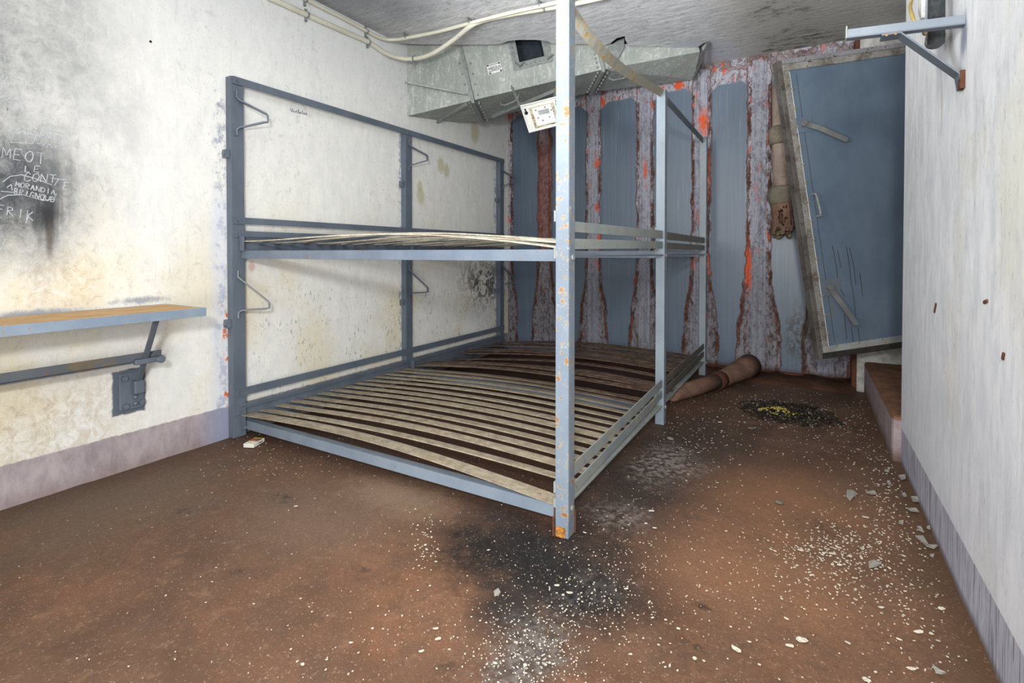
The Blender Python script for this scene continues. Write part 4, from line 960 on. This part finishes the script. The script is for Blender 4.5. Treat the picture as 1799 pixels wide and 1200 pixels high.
# ash heap
rr = random.Random(3)
def clods(n, cx, cy, rx, ry, smin, smax, zf=.5):
    m = MB()
    for i in range(n):
        a = rr.uniform(0, 6.283); q = rr.random()**.7; x = cx+math.cos(a)*q*rx; y = cy+math.sin(a)*q*ry; s_ = rr.uniform(smin, smax)
        m.dome((x, y, -.004+.02*(1-q)*zf), (rr.uniform(-.6, .6), rr.uniform(-.6, .6), 1), s_, s_*rr.uniform(.5, 1.1), 6)
    return m
h = onZ(1385, 724, 0)
ash = thing('ash_heap', 'small black burnt heap with yellow crumbs on the floor at the back', 'ash', h)
o = clods(420, h.x, h.y, .30, .25, .004, .014, 1.0).build('charred_crumbs', M['ash'], ash); o['kind'] = 'stuff'
h2 = onZ(1368, 724, 0); o = clods(80, h2.x, h2.y, .13, .09, .005, .015, 1.5).build('yellow_crumbs', M['sulphur'], ash); o['kind'] = 'stuff'
o = clods(150, h.x-.02, h.y, .34, .28, .003, .008, 1.0).build('pale_crumbs', M['collar'], ash); o['kind'] = 'stuff'

# paint flakes: the dust of small ones is one object, the big ones are individuals
def chip_poly(m, c, s_, h=.0015, el=1.0, n=6, ang=None, tilt=0.0):
    a0 = rr.uniform(0, 6.28) if ang is None else ang; top = []; bot = []
    for k in range(n):
        a = 2*math.pi*k/n; r_ = s_*rr.uniform(.6, 1.15); x = math.cos(a)*r_*el; y = math.sin(a)*r_
        X = x*math.cos(a0)-y*math.sin(a0); Y = x*math.sin(a0)+y*math.cos(a0)
        z = c[2] + tilt*(x/s_)*s_
        bot.append((c[0]+X, c[1]+Y, max(z, 0))); top.append((c[0]+X, c[1]+Y, max(z, 0)+h))
    m.poly(bot+top, [tuple(range(n)), tuple(range(n, 2*n))]+[(i, (i+1) % n, n+(i+1) % n, n+i) for i in range(n)])
fl = MB()
def spray(n, x, y, rx, ry, s0_, s1_, px=True):
    for i in range(n):
        if px:
            p = onZ(x+rr.gauss(0, rx), y+rr.gauss(0, ry), 0)
        else: p = V(rr.uniform(x, rx), rr.uniform(y, ry), 0)
        if p.x < .03 or p.x > 3.07 or p.y > 4.3 or p.y < .3: continue
        chip_poly(fl, (p.x, p.y, 0), rr.uniform(s0_, s1_)*rr.choice((1, 1, .6)), .0012, rr.uniform(1, 1.9), 5)
spray(420, 1450, 985, 75, 45, .0012, .0032); spray(160, 1480, 960, 45, 22, .002, .0048)
spray(460, 935, 1145, 60, 45, .0012, .0022); spray(130, 1030, 1060, 60, 40, .0012, .0026); spray(130, 1050, 1000, 80, 50, .0012, .0026)
spray(60, 745, 950, 16, 25, .0018, .0038); spray(170, 800, 1120, 170, 80, .0012, .0026); spray(200, 1130, 990, 130, 70, .0012, .0028)
spray(260, 1560, 850, 40, 60, .0018, .004); spray(240, 1480, 740, 70, 40, .002, .0045); spray(150, 1330, 700, 60, 40, .002, .0045); spray(150, 1230, 760, 50, 40, .002, .005)
spray(240, 1600, 1020, 60, 90, .0013, .003); spray(420, .3, .5, 3.0, 2.3, .001, .0024, False); spray(420, 2.0, .9, 3.05, 4.2, .0012, .0035, False); spray(120, 480, 800, 70, 30, .0015, .003)
fo = fl.build('paint_flakes', M['flake']); tag(fo, 'scatter of tiny white paint flakes over the brown floor', 'debris'); fo['kind'] = 'stuff'
chips = [(1408, 1125, 14), (1388, 1135, 9), (1292, 1140, 11), (1221, 1158, 8), (1602, 1176, 10), (520, 890, 6), (770, 1123, 8), (765, 1105, 6), (923, 1170, 8), (870, 1166, 7), (958, 1168, 6), (979, 1029, 7), (1000, 1042, 7), (990, 1046, 6), (859, 967, 5), (1135, 920, 5), (1151, 928, 6), (1027, 936, 5), (748, 958, 6), (750, 966, 6), (532, 1168, 6),
         (1463, 973, 8), (1406, 967, 6), (1494, 978, 7), (1427, 1011, 6), (1475, 993, 6), (1588, 977, 5), (1613, 1111, 8), (1637, 1114, 6), (1580, 1124, 6), (1522, 1195, 9), (1490, 1130, 6), (1381, 1087, 5), (1451, 1072, 5), (1549, 1068, 7), (1654, 1070, 8), (1145, 898, 8), (1520, 909, 6), (655, 1105, 5), (617, 1130, 6), (1192, 1105, 5), (1108, 1150, 5), (740, 1145, 6), (1317, 1103, 4), (1448, 721, 9), (1265, 742, 6), (1374, 752, 5), (1100, 1035, 5)]
cm = []
for s_ in range(5):
    m = MB(); chip_poly(m, (0, 0, 0), .5, .12, random.choice((1.2, 1.8, 2.4)), 7, 0, .12)
    me = bpy.data.meshes.new('paint_chip'); bmesh.ops.recalc_face_normals(m.bm, faces=m.bm.faces); m.bm.to_mesh(me); m.bm.free(); me.materials.append(M['flake']); cm.append(me)
for i, (x, y, w) in enumerate(chips):
    o = bpy.data.objects.new('paint_chip', cm[i % 5]); COL.objects.link(o); p = onZ(x, y, 0); dist = (p-CAM).length
    o.location = (p.x, p.y, .001); sc = w*dist/F*.68; o.scale = (sc, sc, min(sc, .012)); o.rotation_euler = (0, 0, rr.uniform(-.7, .9))
    tag(o, 'larger curled white paint chip lying on the brown floor', 'paint chip', 'larger paint chips on the floor')
# broken glass near the right wall
def shard(pxs, label, group=None, h=.003, lift=.002):
    pts = [onZ(x, y, lift) for x, y in pxs]; n_ = len(pts); c_ = sum(pts, V(0, 0, 0))/n_
    tl = rr.uniform(-.12, .12)
    m = MB(); low = [V(p.x, p.y, lift+max(0, tl*(p.x-c_.x)+.004*(i % 2))) for i, p in enumerate(pts)]
    m.poly(low+[p+V(0, 0, h) for p in low], [tuple(range(n_)), tuple(range(n_, 2*n_))]+[(i, (i+1) % n_, n_+(i+1) % n_, n_+i) for i in range(n_)])
    o = m.build('glass_shard', M['glass'], origin=(c_.x, c_.y, 0)); tag(o, label, 'glass shard', group)
shard([(1488, 862), (1497, 863), (1508, 869), (1500, 875), (1494, 881), (1487, 874)], 'dull angular glass shard lying alone furthest out from the right wall')
shard([(1526, 988), (1536, 987), (1549, 991), (1540, 998), (1527, 999)], 'squarish glass shard among the dense white flakes')
shard([(1638, 1168), (1650, 1180), (1663, 1184), (1656, 1188), (1644, 1183)], 'pointed triangular glass shard nearest the bottom right corner')
shard([(1608, 942), (1622, 944), (1632, 958), (1648, 961), (1642, 965), (1628, 962), (1617, 950)], 'long bent glass shard close to the foot of the right wall')
shard([(868, 1040), (876, 1037), (880, 1042), (877, 1048), (869, 1048)], 'small round clear piece of glass on the black soot stain')
for q in ([(1522, 865), (1536, 864), (1541, 869), (1532, 871)], [(1578, 836), (1590, 836), (1592, 842), (1584, 845)], [(1584, 868), (1590, 867), (1594, 873), (1588, 876)], [(1600, 873), (1612, 875), (1617, 882), (1604, 883)], [(1594, 894), (1610, 895), (1615, 900), (1600, 900)], [(1558, 848), (1563, 846), (1567, 853), (1561, 855)], [(1579, 916), (1588, 917), (1587, 922), (1579, 921)], [(1611, 925), (1619, 928), (1624, 936), (1615, 934)], [(1628, 926), (1634, 926), (1635, 931), (1629, 930)], [(1553, 827), (1564, 826), (1562, 830), (1555, 830)], [(1634, 975), (1642, 976), (1640, 980), (1634, 979)]):
    shard(q, 'small clear curved glass fragment at the foot of the right wall', 'small glass fragments along the right wall')
# pebble-like scab
for (x, y, r_) in ((1369, 882, 6), (1178, 770, 6), (1319, 752, 4)):
    p = onZ(x, y, 0); m = MB(); s_ = r_*(p-CAM).length/F; m.dome((p.x, p.y, -.002), (.1, .1, 1), s_, s_*.45, 9)
    tag(m.build('rubble_crumb', M['collar'], origin=(p.x, p.y, 0)), {1369: 'single greyish rubble crumb on the open floor right of the soot stain', 1178: 'pale rubble crumb on the floor near the middle bunk post', 1319: 'small grey rubble crumb in front of the ash heap'}[x], 'rubble')

# ------------------------------------------------------------------ light and camera
def area(name, loc, rot_to, size, power, col=(1, 1, 1)):
    l = bpy.data.lights.new(name, 'AREA'); l.shape = 'DISK'; l.size = size; l.energy = power; l.color = col
    o = bpy.data.objects.new(name, l); COL.objects.link(o); o.location = loc
    o.rotation_euler = (Vector(rot_to)-Vector(loc)).to_track_quat('-Z', 'Y').to_euler(); return o
area('flash', (2.84, -.5, 1.5), (1.3, 2.9, .9), .22, 54, (1, .99, .97))
area('ceiling_bounce', (1.35, -.35, 1.2), (1.9, 1.5, 2.6), .7, 40, (.97, .985, 1)).data.spread = math.radians(68)
area('side_fill', (.7, -1.1, 1.7), (3.1, 2.3, 1.0), 1.2, 20, (.97, .985, 1)).data.spread = math.radians(100)
area('low_fill', (2.7, -.8, .75), (.2, 3.0, .45), 1.0, 17, (1, .99, .97)).data.spread = math.radians(110)
area('bounce', (2.3, -1.0, 2.2), (1.7, 3.2, .7), 1.4, 11, (.97, .985, 1))
w = bpy.data.worlds.new('room_light'); w.use_nodes = True; SC.world = w
w.node_tree.nodes['Background'].inputs[0].default_value = (.93, .96, 1, 1); w.node_tree.nodes['Background'].inputs[1].default_value = .36
cam = bpy.data.cameras.new('camera'); cam.sensor_width = 36; cam.lens = F/1799*36; cam.shift_y = -(600-CY)/1799; cam.clip_start = .02
co = bpy.data.objects.new('camera', cam); COL.objects.link(co); co.location = CAM; co.rotation_euler = (math.pi/2-PT, 0, YAW); SC.camera = co
SC.view_settings.view_transform = 'Standard'; SC.view_settings.look = 'None'; SC.view_settings.gamma = 1; SC.view_settings.exposure = .04
try: SC.view_settings.use_curve_mapping = False
except Exception: pass
SC.cycles.max_bounces = 8; SC.cycles.use_denoising = True
